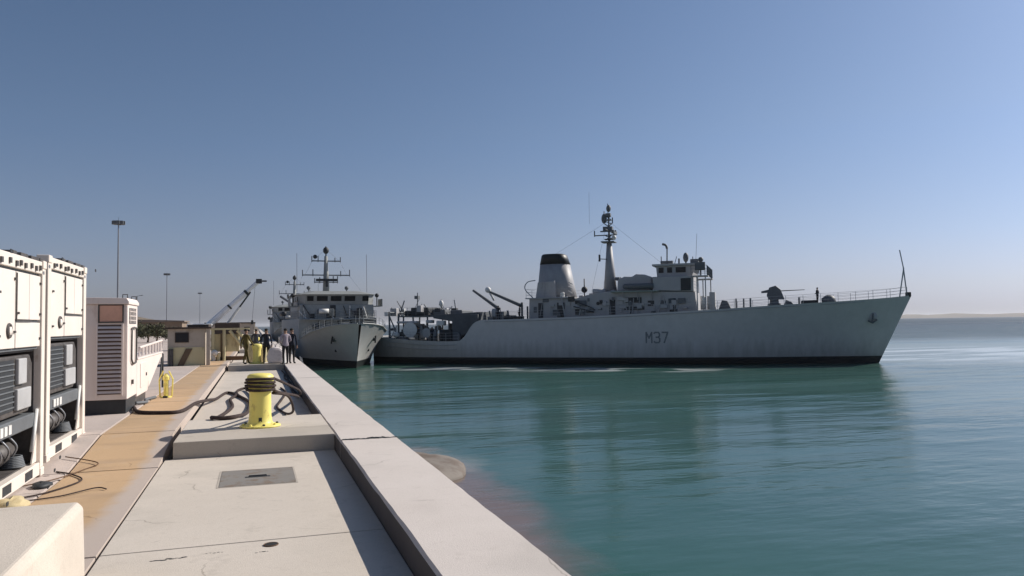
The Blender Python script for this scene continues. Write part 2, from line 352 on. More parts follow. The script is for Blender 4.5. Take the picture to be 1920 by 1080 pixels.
    calm2 = mr(noise(.035, 3, (1, 2.6, 1), rot=R(18)), .40, .60, .35, 1)
    amp = mth('MULTIPLY', calm, calm2)
    h1 = noise(1.5, 4, (.55, 1.25, 1), R(18)); h2 = noise(.33, 4, (.5, 1.3, 1), R(18)); h3 = noise(6.0, 3)
    hh = mth('ADD', mth('MULTIPLY', h1, .115), mth('ADD', mth('MULTIPLY', h2, .45), mth('MULTIPLY', h3, .007)))
    hh = mth('MULTIPLY', hh, mth('MULTIPLY', mth('MULTIPLY', amp, mr(depth, 130, 330, 1.0, 5.0)), mr(Y, 12, 60, .45, 1.0)))
    bp = n.new('ShaderNodeBump'); bp.inputs['Strength'].default_value = 1.0; bp.inputs['Distance'].default_value = .55; L.new(hh, bp.inputs['Height']); L.new(bp.outputs[0], b.inputs['Normal'])
    L.new(mr(Y, 60, 700, .16, .34), b.inputs['Roughness'])
    # beyond the harbour the chop turns its faces to the viewer and mirrors much less of the bright horizon
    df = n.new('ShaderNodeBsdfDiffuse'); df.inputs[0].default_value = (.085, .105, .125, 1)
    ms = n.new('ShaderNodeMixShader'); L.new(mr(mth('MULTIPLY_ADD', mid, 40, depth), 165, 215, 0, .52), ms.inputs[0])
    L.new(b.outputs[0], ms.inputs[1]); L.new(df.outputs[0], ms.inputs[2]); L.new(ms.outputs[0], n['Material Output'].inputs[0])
    return M
mb = MB(); mb.add([(2.0, -400, WZ), (26000, -400, WZ), (26000, 26000, WZ), (2.0, 26000, WZ)], [(0, 1, 2, 3)])
tag(mb.build('water', water()), 'green harbour water rippling off to the horizon', kind='structure')

# ------------------------------------------------------------------ land and quay
mb = MB(); mb.add([(-26000, -400, -.45), (1.9, -400, -.45), (1.9, 520, -.45), (1.9, 26000, -.45), (-26000, 26000, -.45)], [(0, 1, 2, 3, 4)])
tag(mb.build('ground', LAND), 'flat brown ground behind the quay', kind='structure')
def ridge(name, pts, depth, label):
    mb = MB(); vs = []; fs = []; n = len(pts)
    for x, y, z in pts: vs += [(x, y, -3.0), (x, y+depth*.25, z*.7), (x, y+depth*.5, z), (x, y+depth, -3.0)]
    for i in range(n-1):
        for k in range(3): fs.append((i*4+k, (i+1)*4+k, (i+1)*4+k+1, i*4+k+1))
    mb.add(vs, fs); return tag(mb.build(name, LAND, smooth=True), label, kind='structure')
pts = []
for i in range(60):
    x = -420+i*7.1; pts.append((x, 720+30*math.sin(i*.4), 8.0+3.2*math.sin(i*.31+.6)+1.2*math.sin(i*1.3)-(max(0, (x+80))/100)*5.0+random.uniform(-.4, .4)))
ridge('hills', pts, 120, 'low brown hills behind the quay buildings')
pts = [(4300+i*85, 5200-i*60+60*math.sin(i*.7), 5+22*max(0, math.sin(math.pi*i/23))*(1+.25*math.sin(i*1.7))) for i in range(24)]
ridge('distant_shore', pts, 500, 'faint low shore on the sea horizon')

quay = thing('quay', None, None); quay['kind'] = 'structure'; quay['label'] = 'concrete quay running away along the water'
mb = MB(); mb.box((1.85, -20, -6), (2.19, 500, -.46)); mb.build('quay_wall', WALLM, quay)
mb = MB(); mb.box((-1.5, -20, -.9), (1.85, 500, -.47)); mb.build('quay_core', WALLM, quay)
def coping(y0, y1, dz=0):
    # slightly uneven, chamfered beam
    mb = MB(); n = max(2, int((y1-y0)/.35)); vs = []; fs = []
    prof0 = [(1.30, -.46), (1.30, -.025), (1.325, 0), (2.22, 0), (2.25, -.03), (2.25, -.46)]
    for i in range(n+1):
        y = y0+(y1-y0)*i/n
        for k, (x, z) in enumerate(prof0):
            j = .0025*math.sin(y*1.7+k)+random.uniform(-.0035, .0035)
            vs.append((x+(j if k in (1, 2, 3, 4) else 0), y, z+(dz+j*.5 if k in (1, 2, 3, 4) else 0)))
    m_ = len(prof0)
    for i in range(n):
        for k in range(m_): fs.append((i*m_+k, (i+1)*m_+k, (i+1)*m_+(k+1) % m_, i*m_+(k+1) % m_))
    fs += [tuple(range(m_)), tuple(range(n*m_, (n+1)*m_))[::-1]]
    mb.add(vs, fs)
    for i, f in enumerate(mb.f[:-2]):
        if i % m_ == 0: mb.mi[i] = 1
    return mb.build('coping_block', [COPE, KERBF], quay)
ys = [-12, 12.98, 29.0, 45, 61, 77, 93, 109, 125, 141, 157, 173, 190]
for a, b_ in zip(ys, ys[1:]): coping(a, b_-.03, random.uniform(-.004, .004))
mb = MB(); mb.box((1.30, 190.01, -.46), (2.25, 500, 0)); mb.build('coping_run', COPE, quay)
# torn joint filler across the coping
mb = MB()
for i in range(26):
    x = 1.36+i*.034; y = 12.97+.02*math.sin(i*1.1)+random.uniform(-.02, .02); r = random.uniform(.012, .032)*(1.5 if 11 < i < 20 else 1)
    mb.ball((x, y, .006), r, 7, (1.5, .9, .45), .3)
mb.build('joint_filler', DARK, quay)
mb = MB(); mb.box((1.33, 28.965, -.03), (2.21, 28.998, .004)); mb.build('joint_filler', DARK, quay)

def slab(name, x0, x1, y0, y1, z, m_, g=.012, th=.25, bev=.012):
    mb = MB(); mb.box((x0+g, y0+g, z-th), (x1-g, y1-g, z)); return mb.build(name, m_, quay, bevel=bev)
# raised bollard bays and sunken floor panels
bays = [(13.87, 17.05), (40.0, 43.2), (66.2, 69.4), (92.4, 95.6), (118.6, 121.8)]
for i, (a, b_) in enumerate(bays):
    slab('bay_slab', -1.30, 1.30, a, a+1.22, -.003, BAYM, .003, .46)
    slab('bay_slab', -1.30, 1.30, a+1.22, b_, -.003, CONC, .004, .46)
prev = -12
for a, b_ in bays+[(150, 150)]:
    L_ = a-prev; n = max(1, round(L_/6.0))
    if prev == -12: cuts = [-12, -4, 2.2, 8.32, a]
    else: cuts = [prev+L_*k/n for k in range(n+1)]
    for c, d in zip(cuts, cuts[1:]): slab('floor_panel', -1.42, 1.30, c, d, -.28+random.uniform(-.002, .002), CONC, .008, .2, .006)
    prev = b_
# ochre path strip and apron slabs: low near the camera, a short ramp up, then the higher deck
def zdeck(y): return -.28 if y <= 13.2 else (-.04 if y >= 15.8 else -.28+.24*(y-13.2)/2.6)
def ramp(name, x0, x1, y0, y1, m_, g=.012):
    x0 += g; x1 -= g; y0 += g; y1 -= g; a, b_ = zdeck(y0), zdeck(y1)
    mb = MB(); mb.add([(x0, y0, a-.2), (x1, y0, a-.2), (x1, y1, b_-.2), (x0, y1, b_-.2), (x0, y0, a), (x1, y0, a), (x1, y1, b_), (x0, y1, b_)],
                      [(0, 3, 2, 1), (4, 5, 6, 7), (0, 1, 5, 4), (1, 2, 6, 5), (2, 3, 7, 6), (3, 0, 4, 7)])
    return mb.build(name, m_, quay, bevel=.006)
yc = [-12, -4, 3, 8.3, 13.2, 15.8, 22, 28, 34, 40, 46, 52, 60, 70, 82, 96]
xc = [-1.42, -2.68, -9, -15.5, -22]
for j in range(4):
    for a, b_ in zip(yc, yc[1:]):
        g = .022 if j == 0 else .018
        ramp('path_slab' if j == 0 else 'apron_slab', xc[j+1]-(.0 if j else 0), xc[j], a, b_, PATHM if j == 0 else APRON, g)
mb = MB(); mb.box((-60, 96.02, -.3), (-1.42, 480, -.04)); mb.box((-60, 15.8, -.3), (-22.01, 96, -.04)); mb.box((-60, -12, -.5), (-22.01, 13.2, -.28)); mb.build('apron_far', APRON, quay)
mb = MB(); mb.box((-22, -12, -.46), (-1.43, 96, -.4)); mb.build('apron_bedding', WALLM, quay)
mb = MB(); mb.box((-1.41, 96, -.46), (1.29, 480, -.28)); mb.build('floor_far', CONC, quay)

# hatch, drain, scuffs
h = thing('service_hatch', 'grey steel hatch plate set into the sunken concrete floor', 'hatch', (.02, 11.8, -.28))
mb = MB(); mb.box((-.50, -.60, .001), (.50, .60, .010)); mb.build('plate', HATCHM, h, bevel=.003)
mb = MB()
for a in ((-.53, -.63, .53, -.605), (-.53, .605, .53, .63), (-.53, -.605, -.505, .605), (.505, -.605, .53, .605)): mb.box((a[0], a[1], .001), (a[2], a[3], .006))
mb.build('frame', BAYM, h)
mb = MB(); mb.tube([(-.12, -.02, .010), (-.12, -.02, .028), (.12, -.02, .028), (.12, -.02, .010)], .009, 6); mb.box((-.17, -.06, .0101), (.17, .02, .013)); mb.build('handle', DARK, h)
h = thing('floor_drain', 'small round dark drain cap in the near floor slab', 'drain', (.14, 8.12, -.279))
mb = MB(); mb.lathe([(.062, 0), (.062, .006), (.05, .008)], n=20); mb.build('cap', RUBBER, h); mb = MB(); mb.torus((0, 0, .004), .068, .006, 20, 6); mb.build('rim', BROWNG, h)
# thin weld-bead like streaks of spilt bitumen on the near slab
mb = MB()
for (x, y, n, s) in ((-.92, 7.95, 9, 1), (.0, 7.9, 4, .6), (-.45, 8.02, 5, .5)):
    for i in range(n):
        mb.ball((x+i*.035, y+random.uniform(-.02, .02)+.005*i, -.2795), random.uniform(.008, .02)*s, 6, (1.8, .7, .18), .3)
tag(mb.build('bitumen_spill', DARK), 'dark streaky bitumen spots on the near pale slab', 'spill', kind='stuff')

# concrete block in the left foreground
b0 = thing('concrete_block', 'large pale concrete block in the bottom left corner of the quay', 'block', (-2.6, 6.2, -.28))
mb = MB(); mb.prism([(-1.2, 0), (1.18, 0), (1.18, .10), (1.165, .60), (1.12, .65), (-1.2, .65)], -1.5, 1.49, 'y'); mb.build('body', grained('block_concrete', (.60, .53, .45), (.52, .46, .39), (.42, .36, .30)), b0, bevel=.02)
mb = MB(); mb.tube([(1.172, -.34, .40), (1.205, -.34, .40), (1.205, -.25, .43), (1.172, -.25, .43)], .009, 6); mb.build('lifting_loop', MIDG, b0)
mb = MB(); mb.box((1.16, -.22, .44), (1.184, -.17, .49)); mb.build('anchor_plate', MIDG, b0)

# ------------------------------------------------------------------ refrigerated containers (machinery end towards the path)
def reefer(loc, label):
    t = thing('refrigerated_container', label, 'container', loc, 0, 'refrigerated containers standing side by side on the quay')
    W, H, D = 2.46, 3.16, 6.05
    # insulated body with corrugated sides
    mb = MB(); n = 30
    for sy in (0, 1):
        vs = []; fs = []
        for i in range(n+1):
            x = -.2-(D-.4)*i/n; off = .045 if (i//2) % 2 else .018
            y = off if sy == 0 else W-off
            vs += [(x, y, .16), (x, y, H-.12)]
        fs = [(2*i, 2*i+1, 2*i+3, 2*i+2) for i in range(n)]
        mb.add(vs, fs)
    mb.box((-D+.2, .05, .15), (-.75, W-.05, H-.13)); mb.build('body', REEF, t)
    mb = MB(); mb.box((-D+.05, .03, H-.13), (-.05, W-.03, H-.045)); mb.build('roof', REEFP, t)
    for (x, y) in ((0, 0), (0, W-.17), (-D, 0), (-D, W-.17)):
        x0 = x-.16 if x == 0 else x
        mb = MB(); mb.box((x0, y, .12), (x0+.16, y+.17, H-.12)); mb.build('corner_post', REEF, t, bevel=.012)
        for z in (0, H-.12):
            mb = MB(); mb.box((x0-.006, y-.006, z), (x0+.172, y+.176, z+.118)); c = mb.build('corner_casting', REEF, t, bevel=.012)
            if x == 0:
                mb = MB(); mb.prism([(y+.05, z+.035), (y+.12, z+.035), (y+.135, z+.06), (y+.12, z+.085), (y+.05, z+.085), (y+.035, z+.06)], .166, .172, 'x'); mb.build('slot', DARK, c, loc=(0, 0, 0))
    mb = MB(); mb.box((-.10, .17, H-.20), (-.01, W-.17, H-.02)); mb.build('top_rail', REEF, t, bevel=.01)
    mb = MB(); mb.box((-.14, .17, .02), (-.01, W-.17, .20)); mb.build('bottom_sill', REEF, t, bevel=.01)
    for y in (.55, 1.55):
        mb = MB(); mb.box((-.02, y, .05), (-.004, y+.36, .17)); mb.build('forklift_pocket', DARK, t)
    # bolted studs and lugs along the head
    for i, y in enumerate((.30, .66, .95, 1.14, 1.36, 1.66, 1.90, 2.12)):
        mb = MB(); mb.box((-.01, y, H-.175+.02*(i % 2)), (.014, y+.075, H-.105+.02*(i % 2))); mb.build('vent_slot', MACH, t)
    for y, w_ in ((.9, .16), (1.25, .34), (1.75, .42), (2.22, .2)):
        mb = MB(); mb.box((-.30, y, H-.045), (-.02, y+w_, H+.03)); mb.build('head_lug', MACH, t, bevel=.006)
    # upper access panels
    zc = 1.86
    for (a, b_, z0, z1, nm) in ((.20, 1.02, 1.90, H-.24, 'access_panel'), (1.06, 1.68, 2.28, H-.24, 'access_panel'), (1.70, 2.26, 2.28, H-.24, 'access_panel'), (1.06, 2.26, 1.90, 2.24, 'access_panel')):
        mb = MB(); mb.box((-.055, a, z0), (-.022, b_, z1)); mb.build(nm, REEFP, t, bevel=.008)
    mb = MB(); mb.box((-.75, .17, zc), (-.06, W-.17, H-.14)); mb.build('evaporator_box', MIDG, t)
    mb = MB(); mb.box((-.018, 1.035, 2.25), (-.004, 1.055, H-.26)); mb.box((-.018, 1.035, 2.25), (-.004, 1.75, 2.27)); mb.build('panel_seal', MACH, t)
    for y, z in ((.3, 2.6), (.3, 2.05), (2.2, 2.8), (2.2, 2.35), (2.2, 2.0), (1.1, 2.35), (.95, 2.1), (.95, 2.8)):
        mb = MB(); mb.box((-.022, y, z), (0, y+.055, z+.03)); mb.build('catch', MACH, t)
    # round fresh-air vent
    mb = MB(); mb.torus((0, 0, 0), .085, .018, 20, 6)
    v = mb.build('air_vent', MACH, t, loc=(-.012, .74, 2.13)); v.rotation_euler = (0, R(90), 0)
    mb = MB(); mb.lathe([(.055, 0), (.055, .02), (.03, .03)], n=14); q = mb.build('hub', REEFP, v)
    if True:
        mb = MB(); mb.box((-.02, .06, 2.6), (-.004, .16, 2.85)); 
    # open machinery bay
    mb = MB(); mb.box((-.745, .17, .2), (-.70, W-.17, zc)); mb.box((-.70, .17, .2), (-.10, .19, zc)); mb.box((-.70, W-.19, .2), (-.10, W-.17, zc)); mb.box((-.70, .19, zc-.03), (-.10, W-.19, zc-.002)); mb.box((-.70, .19, .19), (-.12, W-.19, .22)); mb.build('machinery_bay', MACH, t)
    mb = MB(); mb.prism([(.25, 1.05), (.30, .98), (2.02, .98), (2.20, 1.12), (2.20, 1.66), (2.06, 1.79), (.25, 1.79)], -.62, -.10, 'x'); mb.build('condenser_shroud', MACH, t, bevel=.02)
    mb = MB(); mb.prism([(.30, 1.06), (1.24, 1.06), (1.24, 1.74), (.30, 1.74)], -.10, -.085, 'x'); f_ = mb.build('condenser_grille', DARK, t)
    for i in range(9):
        mb = MB(); mb.box((-.084, .31, 1.10+i*.072), (-.070, 1.23, 1.118+i*.072)); mb.build('slat', MIDG, f_)
    for a in ((1.34, 1.72, 1.40, 1.75), (1.30, 1.95, 1.05, 1.34)):
        mb = MB(); mb.box((-.10, a[0], a[2]), (-.045, a[1], a[3])); mb.build('control_panel', NAVYL, t, bevel=.015)
    mb = MB(); mb.box((-.50, .24, .74), (-.06, 2.2, .94)); mb.build('receiver_shelf', MIDG, t, bevel=.015)
    for y in (.55, .72, .90):
        mb = MB(); mb.box((-.058, y, .78), (-.04, y+.12, .90)); mb.build('sticker', WHITEM, t)
    mb = MB(); mb.tube([(-.35, 1.25, .44), (-.35, 1.85, .44)], .15, 12); mb.ball((-.35, 1.25, .44), .15); mb.build('compressor', MACH, t, smooth=True)
    mb = MB(); mb.tube([(-.32, .35, .40), (-.32, 1.0, .40)], .10, 10); mb.build('receiver_tank', MIDG, t, smooth=True)
    for k in range(4):
        mb = MB(); mb.tube(spline([(-.25, .5+k*.35, .72), (-.14, .55+k*.36, .55), (-.18, .75+k*.3, .42), (-.3, .9+k*.3, .3)], 5), .014, 6); mb.build('pipe', STEEL, t, smooth=True)
    mb = MB(); mb.tube([(-.05, 2.26, .98), (-.04, 2.10, .66), (-.05, 2.02, .40)], .028, 7); mb.build('drain_hose', WHITEM, t, smooth=True)
    mb = MB()
    for k in range(7): mb.torus((-.22, 1.75, .25+k*.022), .15-.006*k, .014, 16, 5)
    mb.build('power_cable_coil', WHITEM if False else MIDG, t, smooth=True)
    for pl_ in ([(.16, .22), (.42, .22), (.16, .66)], [(W-.16, .22), (W-.42, .22), (W-.16, .66)]):
        mb = MB(); mb.prism(pl_, -.07, -.05, 'x'); mb.build('corner_gusset', REEF, t)
    return t
reefer((-3.0, 10.72, -.265), 'nearest white refrigerated container, its machinery bay cut by the left edge of the photo')
c2 = None
c2 = dup([o for o in bpy.data.objects if o.name == 'refrigerated_container'][0], (-3.02, 13.42, -.14), 0, 'second white refrigerated container, between the nearest container and the louvred cabinet')
c2.scale.y = 1.13
# taller tank frame rails on top of the near container
# cables and rags at the foot of the near container
def cable(name, pts, r, m_, label, cat='cable', group=None):
    mb = MB(); mb.tube(spline(pts, 8), r, 7); return tag(mb.build(name, m_, smooth=True), label, cat, group)
G = -.262
cable('power_cable', [(-3.3, 10.6, G), (-2.95, 11.3, G), (-2.62, 11.65, G), (-2.35, 12.4, G), (-2.6, 13.0, G), (-2.85, 13.3, G)], .011, ROPE, 'dark cable curling out from the foot of the nearest container')
cable('power_cable', [(-3.4, 11.0, G), (-2.9, 11.15, G), (-2.4, 11.35, G), (-2.05, 11.7, G+.01), (-1.9, 11.62, G)], .009, ROPE, 'thin dark cable reaching out onto the ochre path by the nearest container')
cable('power_cable', [(-3.1, 12.2, G), (-2.72, 12.5, G+.02), (-2.5, 13.3, G), (-2.35, 13.6, G+.05), (-2.9, 14.1, G+.1)], .009, BROWNG, 'brown cable looped between the feet of the two containers')
mb = MB(); mb.ball((-2.84, 11.05, -.27), .16, 10, (1.1, 1.5, .55), .22); tag(mb.build('rag_bundle', mat('pale_yellow_rag', (.55, .45, .26), .95, scale=9), smooth=True), 'crumpled yellowish rag at the foot of the nearest container', 'rag')
mb = MB(); mb.ball((-2.80, 12.2, -.26), .11, 10, (1.2, 1.6, .45), .25); tag(mb.build('rag_bundle', DARK, smooth=True), 'dark rag lying under the corner of the nearest container', 'rag')

# ------------------------------------------------------------------ louvred cabinet
t = thing('louvred_cabinet', 'tall pinkish white cabinet with dark louvres and an orange panel', 'cabinet', (-2.76, 19.3, -.04))
mb = MB(); mb.box((-1.15, 0.02, .32), (-.0, 1.5, 2.46)); mb.build('body', PINKW, t, bevel=.02)
mb = MB(); mb.prism([(-1.18, 2.46), (.03, 2.46), (.03, 2.52), (-.02, 2.60), (-1.18, 2.62)], -.03, 1.54, 'y'); mb.build('roof', PINKW, t, bevel=.01)
mb = MB(); mb.box((-1.12, .06, .0), (-.03, 1.46, .32)); mb.build('base_skid', DARK, t, bevel=.01)
mb = MB(); mb.box((-.57, .012, 2.07), (-.11, .02, 2.43)); p_ = mb.build('orange_panel', ORANGE, t)
mb = MB()
for a in ((-.60, 2.04, -.08, 2.07), (-.60, 2.43, -.08, 2.455), (-.60, 2.07, -.57, 2.43), (-.11, 2.07, -.08, 2.43)): mb.box((a[0], -.005, a[1]), (a[2], .018, a[3]))
mb.build('panel_frame', MACH, p_)
mb = MB(); mb.box((-.60, .008, .44), (-.12, .016, 2.0)); lv = mb.build('louvre_back', mat('louvre_brown', (.13, .09, .07), .8, scale=5), t)
for i in range(17):
    z = .47+i*.09
    mb = MB(); mb.prism([(-.045, z), (-.035, z), (.012, z+.052), (.002, z+.052)], -.60, -.12, 'x'); mb.build('louvre_slat', PINKW, lv)
mb = MB()
for a in ((-.635, .41, -.60, 2.02), (-.12, .41, -.085, 2.02)): mb.box((a[0], -.03, a[1]), (a[2], .015, a[3]))
mb.build('louvre_frame', PINKW, t)
# side face towards the sea: vent grid, handle, latch
mb = MB(); mb.box((.001, .22, 2.02), (.008, 1.25, 2.38)); vg = mb.build('vent_back', DARK, t)
for i in range(5):
    mb = MB(); mb.box((.009, .26+i*.2, 2.03), (.02, .30+i*.2, 2.37)); mb.build('grille_bar', PINKW, vg)
for i in range(3):
    mb = MB(); mb.box((.009, .22, 2.09+i*.1), (.02, 1.25, 2.11+i*.1)); mb.build('grille_bar', PINKW, vg)
mb = MB(); mb.tube(spline([(.03, .42, 1.2), (.035, .42, 1.84), (.035, .6, 1.92), (.035, .95, 1.92), (.035, 1.1, 1.84), (.035, 1.1, 1.2), (.035, .95, 1.1), (.035, .6, 1.1), (.03, .42, 1.2)], 5), .022, 6); mb.build('door_seal', MACH, t, smooth=True)
mb = MB(); mb.box((0, .6, .62), (.04, .72, .72)); mb.build('latch', MACH, t)
for y in (.1, 1.4):
    mb = MB(); mb.tube([(-.02, y, 2.6), (-.02, y, 2.68), (-.12, y, 2.68), (-.12, y, 2.6)], .012, 5); mb.build('lifting_eye', MACH, t)
mb = MB(); mb.tube([(-.02, 1.56, .5), (-.02, 1.56, 2.70), (.10, 1.60, 2.72)], .012, 5); mb.build('conduit', MIDG, t)

# ------------------------------------------------------------------ generator set on a skid, behind the cabinet
t = thing('generator_set', 'low white generator housing with a sloping end and pipe rack, behind the louvred cabinet', 'generator', (-2.9, 21.15, -.04))
mb = MB(); mb.prism([(0, .22), (1.9, .22), (4.9, .98), (5.35, 1.0), (5.35, 1.13), (0, 1.13)], -1.3, .10, 'x'); mb.build('housing', PINKW, t, bevel=.02)
mb = MB(); mb.box((-1.2, .1, 0), (.04, 2.0, .22)); mb.box((-1.2, 4.9, 0), (-1.0, 5.2, 1.0)); mb.build('skid', MACH, t)
mb = MB(); mb.box((-1.32, -.02, 1.13), (.12, 5.38, 1.18)); mb.build('lid', PINKW, t, bevel=.01)
rk = MB(); rk.tube([(.08, .5, 1.2), (.08, .5, 1.42), (.08, 5.4, 1.52), (.08, 5.4, 1.2)], .03, 6); rack = rk.build('pipe_rack', PINKW, t)
for i in range(7):
    mb = MB(); mb.tube([(.08, 1.1+i*.66, 1.2), (.08, 1.1+i*.66, 1.43+i*.012)], .035, 6); mb.build('rack_post', PINKW, rack)
mb = MB(); mb.tube([(.10, 5.35, 1.13), (.10, 4.75, .3)], .025, 6); mb.tube([(.12, 5.3, 1.1), (.10, 5.45, .05)], .03, 6); mb.build('strut', DARK, t)
for i in range(1):
    mb = MB(); mb.box((.10, .5+i*1.4, .4), (.115, 1.6+i*1.4, 1.02)); d = mb.build('door_panel', PINKW, t, bevel=.005)
    mb = MB(); mb.box((.116, 1.45+i*1.4, .66), (.135, 1.55+i*1.4, .74)); mb.build('latch', MACH, d)
mb = MB(); mb.tube(spline([(.05, .1, .06), (.25, .5, .04), (.15, 1.2, .04), (.3, 1.9, .04)], 6), .04, 7); mb.build('fuel_hose', MIDG, t, smooth=True)

# yellow hydrant stand
t = thing('yellow_hydrant', 'small yellow hydrant stand between the generator and the path', 'hydrant', (-2.36, 23.3, -.04)); t.scale = (1.15, 1.15, 1.1)
mb = MB(); mb.lathe([(.13, 0), (.13, .03), (.055, .04), (.055, .42), (.08, .44), (.08, .52), (.05, .56), (.03, .60)], n=14); mb.build('barrel', YEL, t, smooth=False)
for s in (-1, 1):
    mb = MB(); mb.tube([(s*.13, 0, .02), (s*.15, 0, .45), (s*.06, 0, .66)], .02, 6); mb.build('guard_bar', YEL, t)
mb = MB(); mb.tube([(0, -.13, .33), (0, .0, .33)], .04, 8); mb.tube([(0, -.15, .33), (0, -.13, .33)], .05, 8); mb.build('outlet', YEL, t)
mb = MB(); mb.box((-.05, -.19, .0), (.05, -.12, .05)); mb.build('foot', DARK, t)

# ------------------------------------------------------------------ bollards, rope, hose
def bollard(loc, label):
    t = thing('mooring_bollard', label, 'bollard', loc, 0, 'yellow mooring bollards along the quay edge')
    mb = MB(); mb.lathe([(.37, 0), (.37, .025), (.355, .035), (.25, .045), (.215, .10), (.2, .2), (.195, .62), (.205, .70), (.235, .80), (.245, .88), (.235, .95), (.19, .985), (.05, 1.0)], n=32); mb.build('post', YEL, t, smooth=True)
    for k in range(8):
        a = k*math.pi/4+.2; mb = MB(); mb.lathe([(.026, 0), (.026, .03), (.014, .04)], (0.31*math.cos(a), .31*math.sin(a), .03), 6); mb.build('bolt', DARK if k % 3 == 0 else YEL, t)
    mb = MB(); mb.box((-.03, -.212, .10), (.03, -.19, .18)); mb.build('lug', DARK, t)
    return t
B = (.07, 15.42, 0)
bl = bollard(B, 'near yellow bollard wrapped with dark rope turns')
dup(bl, (.02, 41.3, 0), 1.1, 'second yellow bollard, beside the workers farther down the quay')
dup(bl, (.0, 67.6, 0), .4, 'third yellow bollard, far along the quay behind the workers')
# mooring ropes: turns round the post, and strands going out over the coping
def turns(z0, z1, n, R1):
    pts = []
    for i in range(int(n*16)+1):
        a = i/16*2*math.pi; z = z0+(z1-z0)*i/(n*16); pts.append((B[0]+(R1+.01*math.sin(a*1.7))*math.cos(a+.3), B[1]+(R1+.01*math.cos(a*1.3))*math.sin(a+.3), z+.02*math.sin(a*.9)))
    return pts
mb = MB(); p = turns(.66, .90, 4.0, .258)
mb.tube(p, .026, 8)
mb.tube(spline([p[0], (.45, 16.1, .56), (.85, 18.3, .30), (1.12, 22.5, -.1), (1.2, 25.5, -.24), (1.12, 29, -.245), (1.22, 34, -.245), (1.15, 38.5, -.245)], 9), .030, 8)
mb.tube(spline([p[-1], (.55, 16.4, .72), (1.0, 19.5, .30), (1.16, 23.4, -.16), (1.1, 26.5, -.24), (1.22, 30, -.245), (1.1, 33, -.245), (1.2, 36, -.245)], 9), .028, 8)
tag(mb.build('mooring_rope', ROPE, smooth=True), 'dark mooring rope turned round the near bollard and led along the foot of the coping', 'rope')
mb = MB(); mb.tube(spline([(.30, 15.6, .60), (.62, 16.6, .44), (.78, 18, .0), (.70, 19.6, -.24), (.52, 21.4, -.25), (.7, 23.5, -.25), (.9, 26, -.25), (.8, 28, -.25)], 8), .028, 8)
tag(mb.build('slack_rope', ROPE, smooth=True), 'slack rope bights hanging behind the near bollard into the sunken bay', 'rope')
mb = MB(); mb.tube(spline([(-2.75, 20.3, .0), (-2.5, 19.2, 0), (-2.0, 18.8, .0), (-1.6, 18.95, .0), (-1.42, 20.8, .0), (-1.25, 22.6, -.10), (-1.12, 24.5, -.235), (-.9, 26.6, -.235), (-.6, 25.6, -.235), (-.72, 24.1, -.235), (-.60, 21.6, -.22), (-.80, 18.2, -.10), (-.86, 17.0, .035), (-.62, 16.75, .04), (-.36, 17.1, .03), (-.22, 19.2, -.14), (-.18, 21.4, -.235), (-.2, 23.2, -.235), (-.55, 25.6, -.235), (-.58, 27.3, -.235), (-.3, 27.6, -.2), (-.1, 24.6, -.235), (.0, 22, -.235)], 8), .042, 9)
tag(mb.build('dark_hose', ROPE, smooth=True), 'thick dark hose snaking across the ochre path in loops to the near bollard', 'hose')

# ------------------------------------------------------------------ shed, stairs, drums, bag
t = thing('quay_shed', 'small beige shed with a dark flat roof and one dark window', 'shed', (-4.2, 42.0, -.04))
mb = MB(); mb.box((0, 0, 0), (1.75, 2.6, 1.84)); mb.build('wall', SHEDW, t)
mb = MB(); mb.box((-.12, -.18, 1.84), (2.05, 2.8, 1.93)); mb.box((.9, .1, 1.931), (1.9, 2.4, 2.05), 0); mb.build('roof', SHEDR, t, bevel=.01)
mb = MB(); mb.box((.38, -.02, 1.2), (.94, -.002, 1.62)); wn = mb.build('window', GLASSD, t)
mb = MB()
for a in ((.34, 1.16, .98, 1.2), (.34, 1.62, .98, 1.66), (.34, 1.2, .38, 1.62), (.94, 1.2, .98, 1.62)): mb.box((a[0], -.04, a[1]), (a[2], -.003, a[3]))
mb.build('frame', SHEDR, wn)
mb = MB(); mb.box((0.02, -.03, 0), (1.72, -.002, .92)); mb.build('lower_cladding', CREAM, t)
mb = MB(); mb.box((1.80, -.1, 0), (1.98, .1, 1.84)); mb.build('corner_post', SHEDW, t)
mb = MB(); mb.prism([(.45, 0), (.75, 0), (1.15, .85), (.85, .85)], -.09, -.035, 'y'); mb.build('slanting_shade_strip', mat('shade_strip_brown', (.16, .11, .07), .9, scale=4), t)  # brown strip stands in for a slanting shadow on the lower wall
mb = MB(); mb.tube([(.16, -.12, 0), (.16, -.12, .85)], .12, 10); mb.build('gas_cylinder', MACH, t)

t = thing('gangway_stand', 'cream painted gangway stand with slanting legs beside the shed', 'gangway', (-2.5, 47, -.04))
mb = MB(); mb.box((0, 0, 1.74), (2.1, 1.6, 1.84)); mb.build('platform', CREAM, t)
for x in (.15, .75):
    mb = MB(); mb.tube([(x, .1, 0), (x, .1, 1.74)], .09, 8); mb.build('leg', CREAM, t)
mb = MB(); mb.tube([(1.05, .1, 1.7), (1.75, .1, .75)], .09, 8); mb.tube([(1.45, .1, 1.7), (2.15, .1, .9)], .09, 8); mb.build('slanting_leg', CREAM, t)
mb = MB(); mb.box((.2, .3, .5), (1.55, 1.4, 1.5)); mb.build('locker', CREAM, t, bevel=.03)
mb = MB(); mb.box((.55, .2, .1), (.85, .31, 1.55)); mb.build('locker_door', mat('locker_brown', (.20, .15, .09), .8, scale=4), t)
mb = MB(); mb.box((.3, .2, .0), (2.3, 1.4, .2)); mb.build('base', BROWNG, t)
mb = MB(); mb.ball((.25, -.1, .45), .18); mb.build('float_ball', WHITEM, t, smooth=True)
